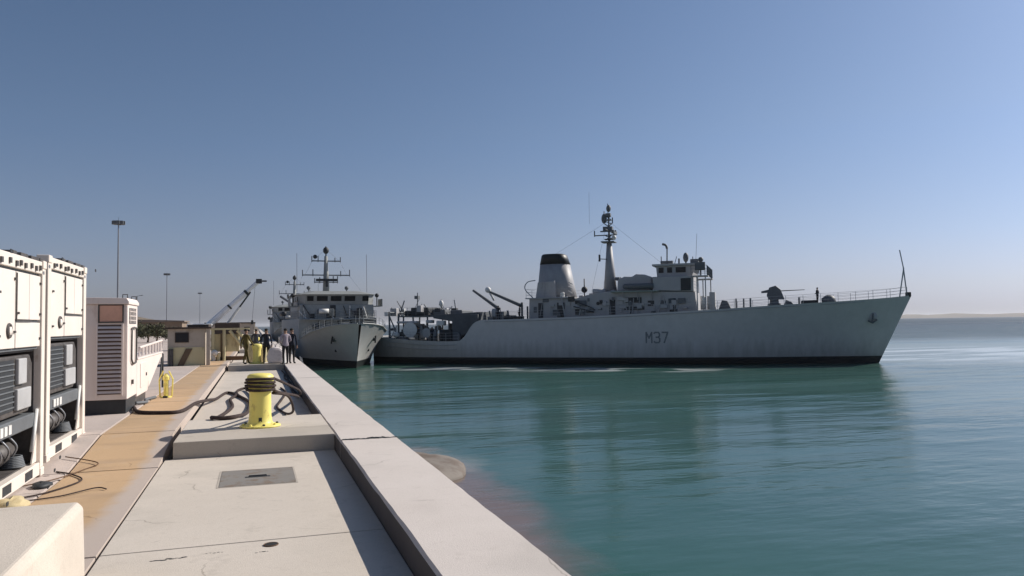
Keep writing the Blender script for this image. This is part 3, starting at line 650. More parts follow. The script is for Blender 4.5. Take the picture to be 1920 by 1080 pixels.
for i in range(2):
    mb = MB(); mb.tube([(.2+i*.25, .0, .0), (.2+i*.25, .0, .45)], .10, 10); mb.build('canister', CREAM if i else WHITEM, t)

def drum(loc, m_, label):
    t = thing('oil_drum', label, 'drum', loc, 0, 'drums standing on the quay')
    mb = MB(); mb.lathe([(.29, 0), (.29, .29), (.305, .30), (.29, .31), (.29, .58), (.305, .59), (.29, .60), (.29, .88), (.27, .88), (.27, .86)], n=18); mb.build('shell', m_, t)
    mb = MB(); mb.lathe([(.035, 0), (.035, .02)], (.15, 0, .86), 8); mb.build('bung', DARK, t)
    return t
drum((-.22, 42.6, 0), CREAM, 'yellow drum between the olive-clad worker and the second bollard')
drum((.34, 43.0, 0), CREAM, 'pale yellow drum on the sea side of the second bollard')
t = thing('bulk_bag', 'slumped white bulk bag on the quay between the workers', 'bag', (.92, 41.2, 0))
mb = MB(); mb.prism([(-.38, 0), (.38, 0), (.44, .3), (.40, .62), (.22, .78), (-.10, .84), (-.34, .70), (-.43, .35)], -.38, .38, 'y'); sk_ = mb.build('sack', BAGM, t, bevel=.12)
mb = MB()
for s in (-1, 1): mb.tube(spline([(s*.22, 0, .78), (s*.2, .02, .98), (s*.04, .03, .96), (s*.02, 0, .8)], 5), .02, 6)
mb.build('lifting_loop', BAGM, t)
t = thing('quay_cone', 'small pale cone standing by the legs of the right-hand workers', 'cone', (1.32, 40.5, 0))
mb = MB(); mb.lathe([(.16, 0), (.16, .03), (.10, .035), (.02, .55)], n=12); mb.build('cone_body', WHITEM, t)
mb = MB(); mb.box((-.18, -.18, 0), (.18, .18, .025)); mb.build('cone_base', DARK, t)

# ------------------------------------------------------------------ mobile crane behind the shed
t = thing('mobile_crane', 'mobile crane with a raised white lattice boom behind the shed', 'crane', (-3.9, 70, -.04))
mb = MB(); mb.box((-2.2, -1, .7), (4.2, 1.2, 1.25)); mb.build('chassis', mat('crane_grey', (.33, .31, .28), .6, scale=3), t, bevel=.04)
mb = MB(); mb.box((.6, -.9, 1.25), (2.6, .9, 2.25)); mb.build('cab', SHEDR, t, bevel=.08)
mb = MB(); mb.box((-1.6, -.8, 1.25), (.4, .8, 2.2)); mb.build('counterweight', WHITEM, t, bevel=.08)
for x in (-1.6, .2, 3.2):
    for y in (-1.12, 1.0):
        mb = MB(); mb.tube([(x, y, .5), (x, y+.3, .5)], .5, 16); wv = mb.build('wheel', RUBBER, t)
        mb = MB(); mb.tube([(x, y-.01, .5), (x, y+.31, .5)], .24, 10); mb.build('rim', STEEL, wv)
b0_, b1_ = Vector((-.1, 0, 1.9)), Vector((4.1, 0, 5.82)); d = (b1_-b0_).normalized(); nn = Vector((-d.z, 0, d.x))
bm_ = MB()
for q0, q1, w_ in ((0, .42, .27), (.38, .74, .22), (.70, 1.0, .17)):
    p0, p1 = b0_.lerp(b1_, q0), b0_.lerp(b1_, q1)
    bm_.tube([p0, p1], w_, 8)
boom = bm_.build('boom', mat('crane_white', (.88, .88, .88), .4, scale=5), t)
for q in (.42, .74):
    p0 = b0_.lerp(b1_, q); mb = MB(); mb.tube([p0-d*.05, p0+d*.16], .24, 8); mb.build('boom_collar', DARK, boom)
lo = Vector((1.45, -.1, 2.0)); hi = b0_.lerp(b1_, .80)-nn*.22
mb = MB(); mb.tube([lo, lo.lerp(hi, .55)], .12, 8); mb.build('luffing_ram', WHITEM, t)
mb = MB(); mb.tube([lo.lerp(hi, .5), hi], .07, 8); mb.build('ram_rod', DARK, t)
mb = MB(); mb.box((3.85, -.18, 5.6), (4.35, .18, 6.0)); mb.box((4.35, -.1, 5.75), (4.75, .1, 5.88)); mb.build('boom_head', DARK, t, bevel=.04)
mb = MB(); mb.tube([(3.8, 0, 5.6), (3.55, 0, 2.45)], .012, 5); mb.build('hoist_wire', DARK, t)
mb = MB(); mb.box((3.45, -.1, 2.1), (3.65, .1, 2.45)); mb.build('hook_block', DARK, t, bevel=.03)

# ------------------------------------------------------------------ floodlight masts
def mast(loc, label, first=None):
    if first: return dup(first, loc, 0, label)
    t = thing('floodlight_mast', label, 'floodlight', loc, 0, 'tall floodlight masts behind the quay')
    mb = MB(); mb.tube([(0, 0, 0), (0, 0, 19.3)], .20, 10, r2=.10); mb.build('pole', STEEL, t)
    mb = MB(); mb.torus((0, 0, 19.1), .65, .05, 16, 5); mb.tube([(-.65, 0, 19.1), (.65, 0, 19.1)], .04, 5); mb.tube([(0, -.65, 19.1), (0, .65, 19.1)], .04, 5); mb.build('ring', DARK, t)
    for k in range(8):
        a = k*math.pi/4; x, y = .72*math.cos(a), .72*math.sin(a)
        mb = MB(); mb.box((x-.28, y-.18, 18.95), (x+.28, y+.18, 19.55)); mb.build('lamp_head', MIDG, t, bevel=.04)
    mb = MB(); mb.tube([(0, 0, 19.3), (0, 0, 20.2)], .02, 5); mb.build('lightning_rod', DARK, t)
    return t
m1 = mast((-21.5, 140, -.1), 'nearest and tallest looking floodlight mast, above the louvred cabinet')
mast((-27.3, 270, -.3), 'middle floodlight mast, rising beyond the left end of the shed', m1)
mast((-27.1, 420, -.3), 'farthest floodlight mast, its tiny head left of the crane boom', m1)

# ------------------------------------------------------------------ trees / bushes
def tree(loc, h, wd, label, seed):
    rnd = random.Random(seed)
    t = thing('scrub_tree', label, 'tree', loc, 0, 'scrubby trees behind the generator')
    mb = MB(); mb.tube([(0, 0, 0), (.1, 0, h*.3), (-.05, .1, h*.6)], .14, 7, r2=.06)
    for k in range(5):
        a = rnd.uniform(0, 6.3); mb.tube([(.05, 0, h*(.25+.06*k)), (wd*.3*math.cos(a), wd*.3*math.sin(a), h*(.5+.07*k))], .06, 5, r2=.02)
    mb.build('trunk', BARK, t)
    mb = MB()
    for k in range(16):
        cx, cy, cz = rnd.gauss(0, wd*.24), rnd.gauss(0, wd*.24), h*rnd.uniform(.35, .9)
        for q in range(70):
            x, y, z = cx+rnd.gauss(0, wd*.11), cy+rnd.gauss(0, wd*.11), cz+rnd.gauss(0, h*.08)
            if z < .1: continue
            s = rnd.uniform(.05, .14); v1 = Vector((rnd.uniform(-1, 1), rnd.uniform(-1, 1), rnd.uniform(-1, 1))).normalized()*s; v2 = Vector((rnd.uniform(-1, 1), rnd.uniform(-1, 1), rnd.uniform(-1, 1))).normalized()*s
            c = Vector((x, y, z)); mb.add([c-v1, c+v2, c+v1, c-v2], [(0, 1, 2, 3)])
    mb.build('crown', FOLI, t)
for i, (x, y, h_, wd, lb) in enumerate(((-15.2, 108, 3.0, 4, 'leftmost scrub tree, half hidden by the louvred cabinet'), (-13.6, 112, 2.3, 3.2, 'low scrub tree just right of the louvred cabinet'), (-12.2, 109, 2.6, 3, 'darkest scrub tree, behind the generator pipe rack'), (-10.9, 114, 2.0, 3.4, 'rightmost scrub tree, next to the shed'))): tree((x, y, -.1), h_, wd, lb, i+3)
# long low warehouse on the skyline
t = thing('warehouse', 'long low brown warehouse behind the scrub trees', 'building', (-62, 190, -.3))
mb = MB(); mb.box((0, 0, 0), (46, 14, 3.4)); mb.build('wall', mat('warehouse_brown', (.24, .18, .13), .9, scale=.4), t)
mb = MB(); mb.prism([(-.5, 3.4), (46.5, 3.4), (46.5, 3.7), (23, 4.6), (-.5, 3.7)], -.5, 14.5, 'y'); mb.build('roof', mat('warehouse_roof', (.20, .16, .13), .8, scale=.5), t)
for i in range(6):
    mb = MB(); mb.box((3+i*7.2, -.06, 0), (6.5+i*7.2, -.01, 2.6)); mb.build('door', SHEDR, t)
t = thing('quay_office', 'low pale building far along the quay behind the crane', 'building', (-9.5, 165, -.1))
mb = MB(); mb.box((0, 0, 0), (9, 8, 2.6)); mb.build('wall', SHEDW, t)
mb = MB(); mb.box((-.3, -.3, 2.6), (9.3, 8.3, 2.85)); mb.build('roof', SHEDR, t)
for i in range(4):
    mb = MB(); mb.box((.8+i*2.1, -.05, 1.0), (1.9+i*2.1, -.01, 1.9)); mb.build('window', GLASSD, t)

# ------------------------------------------------------------------ people
def person(loc, rz, label, cloth_top, cloth_low, pose='stand', cap=None, lean=0, hair=True, scale=1.0, group='workers standing on the quay'):
    t = thing('person', label, 'person', loc, rz, group); t.scale = (scale,)*3
    # joints (facing -Y), metres, 1.75 tall
    J = [(0, 0, .95, .145), (0, -.01, 1.12, .135), (0, 0, 1.32, .155), (0, .01, 1.46, .085), (0, 0, 1.52, .058), (0, -.012, 1.60, .088), (0, -.01, 1.685, .085)]
    E_ = [(0, 1), (1, 2), (2, 3), (3, 4), (4, 5), (5, 6)]
    def add(p, par):
        J.append(p); E_.append((par, len(J)-1)); return len(J)-1
    for s in (-1, 1):
        if pose == 'arms': hands = [(s*.20, 0, 1.42, .062), (s*.27, .02, 1.14, .047), (s*.16, -.22, 1.06, .034), (s*.10, -.28, 1.06, .028)]
        elif pose == 'walk': hands = [(s*.20, 0, 1.42, .062), (s*.25, s*.10, 1.15, .047), (s*.25, s*.22-.08, .92, .034), (s*.25, s*.24-.10, .85, .03)]
        else: hands = [(s*.20, 0, 1.42, .062), (s*.26, .03, 1.15, .047), (s*.27, -.03, .90, .034), (s*.265, -.045, .82, .03)]
        par = 3
        for k, p in enumerate(hands): par = add(p, par if k else 3)
        hx, hy, hz, _ = J[par]; px, py, pz, _ = J[par-1]
        dv = Vector((hx-px, hy-py, hz-pz)).normalized(); side = Vector((0, 1, 0)) if abs(dv.z) > .5 else Vector((1, 0, 0))
        for q in range(4):
            l = (.045, .055, .052, .04)[q]; base = Vector((hx, hy, hz))+side*(q-1.5)*.02+dv*.03
            a = add((*base, .011), par); mid_ = base+dv*l*.6+Vector((-s*.008, 0, 0)); b_ = add((*mid_, .009), a); add((*(mid_+dv*l*.5+Vector((-s*.015, 0, 0))), .008), b_)
        a = add((*(Vector((hx, hy, hz))-side*.04+dv*.005), .011), par); add((*(Vector((hx, hy, hz))-side*.055+dv*.04), .009), a)
        f_ = {'walk': s*.20, 'stand': s*.02, 'arms': -s*.04}[pose]
        par = add((s*.095, 0, .90, .10), 0); par = add((s*.11, -f_*.5-.01, .50, .066), par); par = add((s*.12, -f_, .10, .045), par); par = add((s*.12, -f_-.04, .045, .045), par); add((s*.13, -f_-.17, .035, .038), par)
    me = bpy.data.meshes.new('body'); me.from_pydata([p[:3] for p in J], E_, []); me.materials.append(SKIN); me.materials.append(cloth_top); me.materials.append(cloth_low); me.materials.append(RUBBER)
    o = bpy.data.objects.new('body', me); COL.objects.link(o)
    sk = o.modifiers.new('skin', 'SKIN')
    for i, p in enumerate(J): me.skin_vertices[0].data[i].radius = (p[3], p[3]*.85 if i < 4 else p[3])
    me.skin_vertices[0].data[0].use_root = True
    ss = o.modifiers.new('sub', 'SUBSURF'); ss.levels = 1; ss.render_levels = 1
    bpy.context.view_layer.update()
    dg = bpy.context.evaluated_depsgraph_get(); ev = o.evaluated_get(dg); nm = bpy.data.meshes.new_from_object(ev)
    bpy.data.objects.remove(o)
    nm.materials.clear()
    for x in (SKIN, cloth_top, cloth_low, RUBBER): nm.materials.append(x)
    hz_ = {'arms': 1.07}.get(pose, .88)
    for pl in nm.polygons:
        c = pl.center; r_ = math.hypot(c.x, 0)
        if c.z > 1.49: k = 0
        elif pose == 'arms' and c.y < -.24: k = 0
        elif pose != 'arms' and abs(c.x) > .215 and c.z < .90: k = 0
        elif c.z > .93 or abs(c.x) > .22: k = 1
        elif c.z > .10: k = 2
        else: k = 3
        pl.material_index = k; pl.use_smooth = True
    b_ = bpy.data.objects.new('body', nm); COL.objects.link(b_); b_.parent = t
    # face
    mb = MB(); mb.ball((0, -.105, 1.615), .018, 8, (.7, 1.1, 1.3)); mb.build('nose', SKIN, t, smooth=True)
    for s in (-1, 1):
        mb = MB(); mb.ball((s*.032, -.088, 1.64), .011, 8); mb.build('eye', HAIR, t)
        mb = MB(); mb.ball((s*.088, 0, 1.62), .026, 8, (.4, .8, 1.2)); mb.build('ear', SKIN, t, smooth=True)
    mb = MB(); mb.box((-.025, -.098, 1.572), (.025, -.088, 1.580)); mb.build('mouth', CL_BLK, t)
    if cap:
        mb = MB(); mb.lathe([(.108, 0), (.106, .04), (.085, .085), (.03, .108)], (0, -.005, 1.675), 16); mb.box((-.07, -.19, 1.675), (.07, -.09, 1.69)); mb.build('helmet', cap, t, smooth=True)
    else:
        mb = MB(); mb.ball((0, .012, 1.70), .094, 12, (1, 1.02, .72), .02); mb.build('hair', HAIR, t, smooth=True)
    return t
person((1.68, 40.3, 0), R(150), 'person in dark clothes standing rightmost on the quay edge', CL_DARK, CL_BLK, 'stand')
person((1.36, 39.9, 0), R(200), 'person in a pale lilac shirt and dark trousers beside the rightmost worker', CL_LILAC, CL_BLK, 'arms')
person((.48, 41.6, 0), R(170), 'slim person in dark coveralls standing left of the white bag', CL_DARK, CL_BLK, 'stand')
person((-.50, 41.2, 0), R(120), 'person in olive ochre work clothes walking near the yellow drum', CL_OLIVE, CL_OLIVE, 'walk')
person((-.02, 47.5, -.04), R(180), 'person in grey blue coveralls farther back between the workers', CL_GREY, CL_GREY, 'arms')

# ------------------------------------------------------------------ ships
def interp(tb, x):
    if x <= tb[0][0]: return tb[0][1]
    for (a, b_), (c, d) in zip(tb, tb[1:]):
        if x <= c: return b_+(d-b_)*(x-a)/(c-a)
    return tb[-1][1]
class Hull:
    def __init__(s, L, beam, deck, rake, bw, bd, hb=.78, trans=0.0): s.L, s.B, s.deck, s.rake, s.bw, s.bd, s.hb, s.trans = L, beam/2, deck, rake, bw, bd, hb, trans
    def stem(s, h): return -s.rake*max(h, -1.0)/s.deck[0][1] if h > 0 else -s.rake*h/s.deck[0][1]*.6
    def half(s, u, h, H):
        k = max(0, min(1, h/max(H, .1)))**1.4
        a = interp(s.bw, u); b_ = interp(s.bd, u); v = s.B*(a+(b_-a)*k)
        if h < 0: v *= max(.0, 1+h*.35)
        return v
    def s_of(s, u, h): st = s.stem(h); return st+u*(s.L+s.trans*h-st)
    def halfat(s, x, h):
        st = s.stem(h); u = (x-st)/(s.L+s.trans*h-st); return s.half(u, h, interp(s.deck, x))
    def build(s, parent, ms, dm, us):
        mb = MB(); fr = [None, 0, None]+[.28, .46, .64, .82, 1.0]
        cols = []
        for u in us:
            x1 = s.s_of(u, interp(s.deck, -s.rake+u*(s.L+s.rake))); H = interp(s.deck, x1)
            for _ in range(3): x1 = s.s_of(u, H); H = interp(s.deck, x1)
            hs = [-1.6, 0, s.hb]+[s.hb+(H-s.hb)*f for f in (.2, .4, .6, .8, 1.0)]
            cols.append([(s.s_of(u, h), s.half(u, h, H), h) for h in hs])
        m_ = len(cols[0])
        for sg in (1, -1):
            vs = [(a, sg*b_, c) for col in cols for a, b_, c in col]
            fl = []; fb = []
            for i in range(len(cols)-1):
                for k in range(m_-1):
                    q = (i*m_+k, (i+1)*m_+k, (i+1)*m_+k+1, i*m_+k+1)
                    if sg == -1: q = q[::-1]
                    (fb if k < 2 else fl).append(q)
            o = len(mb.v); mb.v += vs; mb.f += [tuple(i+o for i in f) for f in fl+fb]; mb.mi += [0]*len(fl)+[1]*len(fb)
        # transom
        e = cols[-1]; mb.add([(a, b_, c) for a, b_, c in e]+[(a, -b_, c) for a, b_, c in e][::-1], [tuple(range(2*m_))], 0)
        hull = mb.build('hull', ms, parent, smooth=False)
        for p_ in hull.data.polygons: p_.use_smooth = p_.normal.length > 0 and len(p_.vertices) == 4
        md = MB(); n = len(cols); inset = .06
        vs = []
        for c in cols: a, b_, h = c[-1]; vs += [(a+.02, max(0, b_-inset), h-.12), (a+.02, -max(0, b_-inset), h-.12)]
        md.add(vs, [(2*i+1, 2*i+3, 2*i+2, 2*i) for i in range(n-1)]); md.build('deck', dm, parent)
        return hull
def rail(pts, parent, m_=NAVYL, h=1.0, wires=3, sp=2.0, name='railing', r=.022):
    """guard rail: stanchions and wires along a polyline, one assembled part"""
    mb = MB()
    P = [Vector(p) for p in pts]
    for k in range(1, wires+1):
        mb.tube([p+Vector((0, 0, h*k/wires)) for p in P], r*.6, 4)
    for a, b_ in zip(P, P[1:]):
        n = max(1, int((b_-a).length/sp))
        for i in range(n): q = a.lerp(b_, i/n); mb.tube([q, q+Vector((0, 0, h))], r, 5)
    q = P[-1]; mb.tube([q, q+Vector((0, 0, h))], r, 5)
    return mb.build(name, m_, parent)
def bx(name, a, b_, m_, parent, bevel=.03, label=None):
    mb = MB(); mb.box(a, b_); return mb.build(name, m_, parent, bevel=bevel, label=label)
def door(parent, s, h, side, t, w_=.7, hh=1.7):
    mb = MB(); mb.box((s, t, h), (s+w_, t+side*.05, h+hh)); d = mb.build('door', DARK, parent, bevel=.04)
    mb = MB(); mb.box((s+.1, t+side*.05, h+hh*.5), (s+.2, t+side*.09, h+hh*.5+.08)); mb.build('handle', NAVYL, d); return d

# ---- minehunter across the harbour, bow to the right
S = thing('minehunter_ship', 'grey minehunter with black topped funnel and hull number M37, lying broadside across the harbour', 'ship', (63.1, 66.4, WZ), math.atan2(.595, -.804))
H1 = Hull(59.2, 9.9, [(-3.35, 7.15), (-1, 6.92), (2.8, 6.66), (11, 6.28), (16.3, 5.97), (27.6, 5.52), (37.6, 5.24), (43.5, 5.20), (44.3, 4.9), (44.9, 4.2), (45.4, 3.4), (46.1, 2.75), (47.5, 2.68), (52, 2.8), (59.2, 3.35)], 3.35,
          [(0, .0), (.03, .10), (.1, .33), (.2, .66), (.3, .88), (.4, .98), (.5, 1), (.75, 1), (.88, .90), (.96, .72), (1, .42)],
          [(0, .03), (.03, .26), (.08, .52), (.15, .76), (.25, .94), (.35, 1), (.8, 1), (.9, .94), (.965, .78), (1, .5)])
us = sorted(set([0, .005, .015, .03, .05, .08, .11, .15, .2, .25, .3, .35, .4, .5, .6, .7, .73, .745, .755, .76, .765, .77, .775, .78, .785, .79, .795, .80, .805, .81, .82, .84, .86, .9, .93, .96, .98, 1]))
H1.build(S, [NAVY, BOOT], DECKM, us)
def gun_line(H, s0, s1, side, dz=-.02, n=12, inset=.12):
    return [(s0+(s1-s0)*i/n, side*(max(.02, H.halfat(s0+(s1-s0)*i/n, interp(H.deck, s0+(s1-s0)*i/n))-inset)), interp(H.deck, s0+(s1-s0)*i/n)+dz) for i in range(n+1)]
for sd_ in (1, -1):
    rail(gun_line(H1, -2.9, 18.0, sd_), S, NAVYL, h=.95)
    rail(gun_line(H1, 18.3, 43.2, sd_, n=10), S, NAVYL, h=.95)
    rail(gun_line(H1, 46.4, 56.1, sd_, n=6), S, NAVYL, h=1.0)
    for (a, b_, dz) in ((46.6, 56.2, -.45), (46.6, 56.2, -1.0), (1.5, 43, -.22)):
        mb = MB(); pts = []
        for i in range(13):
            s_ = a+(b_-a)*i/12; hh = interp(H1.deck, s_)+dz; pts.append((s_, sd_*(H1.halfat(s_, hh)+.03), hh))
        mb.tube(pts, .05, 5); mb.build('rubbing_strake', NAVYL if dz == -.45 else NAVYD, S)
# hull number
GL = {'M': [[(0, 0), (0, 1), (.5, .45), (1, 1), (1, 0)]], '3': [[(0, .92), (.2, 1), (.8, 1), (.95, .85), (.95, .65), (.75, .53), (.35, .53)], [(.75, .53), (1, .38), (1, .15), (.8, 0), (.2, 0), (0, .1)]], '7': [[(0, 1), (1, 1), (.35, 0)]]}
def hullnum(H, side, s_start, h0, hh, ww, gap, text='M37', name='hull_number', parent=None, m_=None):
    for i, ch in enumerate(text):
        mb = MB()
        for pl in GL[ch]:
            for (a, b_) in zip(pl, pl[1:]):
                A = Vector(a); B_ = Vector(b_); A = Vector((A.x*ww, A.y*hh)); B_ = Vector((B_.x*ww, B_.y*hh)); d_ = (B_-A).normalized(); nrm = Vector((-d_.y, d_.x))*.085; A -= d_*.06; B_ += d_*.06
                n = 4
                for q in range(n):
                    c0 = A.lerp(B_, q/n); c1 = A.lerp(B_, (q+1)/n); quad = []
                    for c_ in (c0-nrm, c1-nrm, c1+nrm, c0+nrm):
                        s_ = s_start-side*(i*(ww+gap)+c_.x); z_ = h0+c_.y; quad.append((s_, side*(H.halfat(s_, z_)+.035), z_))
                    mb.add(quad, [(0, 1, 2, 3) if side > 0 else (3, 2, 1, 0)])
        mb.build(name, m_ or BOOT, parent)
FADE = mat('faded_hull_number', (.13, .14, .15), .7, scale=6, col2=(.26, .27, .28), thr=(.3, .7))
hullnum(H1, 1, 23.95, 2.42, 1.12, .60, .27, parent=S, m_=FADE)
hullnum(H1, -1, 21.6, 2.42, 1.12, .60, .27, parent=S, m_=FADE)
# anchor and hawse on each bow
for sd_ in (1, -1):
    s_, z_ = .6, 5.0; y_ = sd_*(H1.halfat(s_, z_)+.02)
    mb = MB(); mb.ball((s_, y_, z_), .42, 12, (1.0, .45, 1.1)); a_ = mb.build('hawse', NAVYD, S, smooth=True)
    mb = MB(); mb.tube([(s_, y_+sd_*.2, z_+.3), (s_+.1, y_+sd_*.22, z_-.6)], .10, 6); mb.tube([(s_-.35, y_+sd_*.22, z_-.35), (s_+.08, y_+sd_*.25, z_-.7), (s_+.5, y_+sd_*.22, z_-.45)], .11, 6); mb.build('anchor', MIDG, a_)
# superstructure
mb = MB(); mb.prism([(18.5, 5.3), (43.0 if False else 32.8, 5.1), (32.8, 7.35), (30.9, 7.9), (28.4, 8.25), (18.7, 8.0)], -3.5, 3.5, 'y'); mb.build('main_deckhouse', NAVYD, S, bevel=.06)
mb = MB(); mb.prism([(32.82, 5.05), (38.0, 5.05), (37.9, 7.6), (32.82, 7.6)], -3.3, 3.3, 'y'); ah = mb.build('aft_deckhouse', NAVYD, S, bevel=.06)
for s_, w_ in ((33.6, .9), (36.2, .6)): door(S, s_, 5.35, 1, 3.30, w_, 1.75)
mb = MB(); mb.box((32.7, -3.6, 7.6), (38.3, 3.6, 7.72)); mb.build('boat_deck', NAVYL, S)
mb = MB(); mb.prism([(34.9, 7.73), (37.4, 7.73), (37.1, 9.6), (35.0, 9.75)], -2.4, 2.4, 'y'); mb.build('winch_house', NAVYD, S, bevel=.08)
mb = MB(); mb.tube(spline([(37.5, 3.0, 7.7), (38.5, 3.0, 8.8), (38.2, 3.0, 9.6), (37.2, 3.0, 9.8)], 6), .06, 6); mb.tube(spline([(37.5, -3.0, 7.7), (38.5, -3.0, 8.8), (38.2, -3.0, 9.6), (37.2, -3.0, 9.8)], 6), .06, 6); mb.build('davit', NAVYL, S)
mb = MB(); mb.lathe([(.26, 0), (.26, .5), (.2, .56)], (33.9, 3.1, 7.72), 12); mb.build('deck_canister', WHITEM, S)
rail([(32.8, 3.55, 7.72), (38.2, 3.55, 7.72), (38.2, -3.55, 7.72), (32.8, -3.55, 7.72)], S)
# funnel
def funnel_ring(s0, s1, hw, h, n=20):
    c = (s0+s1)/2; a = (s1-s0)/2
    return [(c+a*math.copysign(abs(math.cos(q))**.75, math.cos(q)), hw*math.copysign(abs(math.sin(q))**.75, math.sin(q)), h) for q in [2*math.pi*k/n for k in range(n)]]
def loft(rings, cap=True):
    mb = MB(); n = len(rings[0]); vs = [p_ for r_ in rings for p_ in r_]; fs = []
    for i in range(len(rings)-1):
        for k in range(n): fs.append((i*n+k, i*n+(k+1) % n, (i+1)*n+(k+1) % n, (i+1)*n+k))
    if cap: fs += [tuple(range(n))[::-1], tuple(range((len(rings)-1)*n, len(rings)*n))]
    return mb.add(vs, fs)
FUN = mat('funnel_grey', (.33, .33, .34), .55, scale=1.2)
fn = loft([funnel_ring(32.9, 37.8, 1.9, 7.6), funnel_ring(33.3, 37.6, 1.7, 9.5), funnel_ring(33.75, 37.35, 1.45, 11.8)]).build('funnel', FUN, S, smooth=True)
loft([funnel_ring(33.70, 37.38, 1.47, 11.8), funnel_ring(34.1, 37.15, 1.36, 12.9), funnel_ring(34.35, 37.0, 1.25, 13.05)]).build('funnel_cap', BOOT, fn, smooth=True)
for k in range(3):
    mb = MB(); mb.tube([(35+k*.6, 0, 13.0), (35+k*.6, 0, 13.12)], .18, 10); mb.build('exhaust_pipe', DARK, fn)
mb = MB()
for k in range(3): mb.tube([(33.1-.02*k, 1.4, 8.2+k*.55), (33.6, 1.4, 8.2+k*.55+.3)], .06, 5)
mb.build('funnel_steps', NAVYL, fn)
mb = MB(); mb.ball((31.6, 1.6, 8.6), .38, 12); mb.tube([(31.6, 1.6, 7.4), (31.6, 1.6, 9.9)], .07, 6); mb.build('satcom_ball', DARK, S, smooth=True)
mb = MB(); mb.tube([(30.4, 2.4, 8.3), (29.0, 2.4, 8.3)], .33, 12); mb.build('liferaft_canister', NAVYL, S, smooth=True)
# mast
mst = loft([[(28.8+.85*math.cos(q), .85*math.sin(q), 7.9) for q in [k*math.pi/6 for k in range(12)]], [(28.85+.30*math.cos(q), .30*math.sin(q), 14.2) for q in [k*math.pi/6 for k in range(12)]]]).build('mast', FUN, S, smooth=True)
bx('mast_platform', (28.1, -.9, 14.2), (29.7, .9, 14.32), MIDG, mst)
mb = MB(); mb.tube([(28.85, 0, 14.3), (28.85, 0, 17.3)], .14, 8, r2=.07); mb.tube([(28.9, 0, 17.0), (28.95, 0, 18.9)], .05, 6); mb.build('topmast', MIDG, mst)
for zz, a_ in ((14.6, .5), (15.9, .42), (16.9, .3)):
    mb = MB(); mb.tube([(28.85-a_, -a_, zz), (28.85+a_, a_, zz+.5)], .06, 5); mb.tube([(28.85+a_, -a_, zz), (28.85-a_, a_, zz+.5)], .06, 5); mb.box((28.85-a_, -a_, zz-.05), (28.85+a_, a_, zz+.03)); mb.build('mast_stage', MIDG, mst)
mb = MB(); mb.box((28.2, -.5, 15.1), (30.7, -.38, 15.22)); mb.box((27.9, .35, 15.45), (29.8, .5, 15.6)); mb.tube([(30.6, 0, 15.0), (30.6, 0, 15.7)], .07, 5); mb.tube([(28.85, -2.2, 15.6), (28.85, 2.2, 15.6)], .06, 5); mb.build('yard', MIDG, mst)
mb = MB(); mb.box((28.05, -1.1, 15.2), (28.35, 1.1, 15.6)); mb.tube([(28.2, 0, 14.5), (28.2, 0, 15.3)], .12, 8); mb.build('radar', MIDG, mst, bevel=.05)
mb = MB(); mb.ball((28.2, .3, 14.75), .28, 10); mb.build('radome', WHITEM, mst, smooth=True)
mb = MB(); mb.ball((28.85, 0, 18.3), .26, 8, (1.1, 1, 1.7)); mb.ball((29.4, 0, 17.1), .34, 8, (1, .8, 1.8)); mb.box((28.4, -.4, 15.6), (29.5, .4, 16.1)); mb.box((28.6, -.3, 17.3), (29.2, .3, 17.7)); mb.tube([(28.85, 0, 16.6), (29.4, 0, 16.8), (29.4, 0, 18.0)], .06, 5); mb.tube([(28.4, 0, 16.5), (28.4, 0, 17.2)], .07, 5); mb.tube([(28.85, 0, 16.5), (28.4, 0, 16.5)], .05, 5); mb.build('antenna_cluster', MIDG, mst)
mb = MB()
for a in (((28.9, 0, 16.8), (22.5, 1.5, 11.4)), ((28.9, 0, 16.8), (35.5, 0, 13.1)), ((28.9, 1.9, 15.6), (30.5, 3.2, 7.8)), ((28.9, -1.9, 15.6), (30.5, -3.2, 7.8))): mb.tube(a, .010, 4)
mb.build('rigging', MIDG, mst)
mb = MB(); mb.tube([(29.8, 1.2, 11.9), (29.8, 1.2, 12.7)], .12, 6); mb.tube([(29.8, 1.2, 12.2), (29.0, .3, 12.2)], .05, 5); mb.build('mast_lamp', DARK, mst)
mb = MB(); mb.tube([(31.2, 0, 16.6), (31.2, 0, 20.4)], .012, 4); mb.build('whip_antenna', MIDG, S)
# boat platform, covered gear
bx('boat_platform', (22.6, 2.2, 8.1), (28.0, 4.3, 8.22), mat('pale_green_ledge', (.30, .36, .32), .6, scale=3), S)
mb = MB(); mb.prism([(23.5, 8.24), (27.5, 8.24), (27.4, 9.6), (26.6, 9.95), (25.7, 9.9), (25.3, 10.2), (24.3, 10.1), (23.5, 9.8)], -2.6, 2.9, 'y'); mb.build('covered_gear_house', NAVYD, S, bevel=.15)
mb = MB(); mb.tube([(23.2, 3.6, 8.75), (26.4, 3.6, 8.75)], .32, 12); mb.ball((26.4, 3.6, 8.75), .32); mb.build('inflatable_boat', MIDG, S, smooth=True)
for s_ in (23.4, 25.0, 26.6):
    mb = MB(); mb.tube([(s_, 4.2, 8.1), (s_, 3.5, 7.2)], .06, 5); mb.build('platform_bracket', NAVYD, S)
for (a, b_, c, d) in ((24.6, 26.4, 6.9, 7.5), (24.3, 26.6, 6.1, 6.45), (23.2, 23.9, 6.5, 7.1)):
    mb = MB(); mb.box((a, 3.5, c), (b_, 3.56, d)); mb.build('recess_panel', DARK, S)
for s_ in (20.3, 22.1, 29.6, 31.2):
    mb = MB(); mb.tube([(s_, 3.5, 6.9), (s_, 3.56, 6.9)], .20, 12); pt = mb.build('porthole', DARK, S)
for s_ in (20.8, 27.6, 31.6): door(S, s_, 5.6, 1, 3.50)
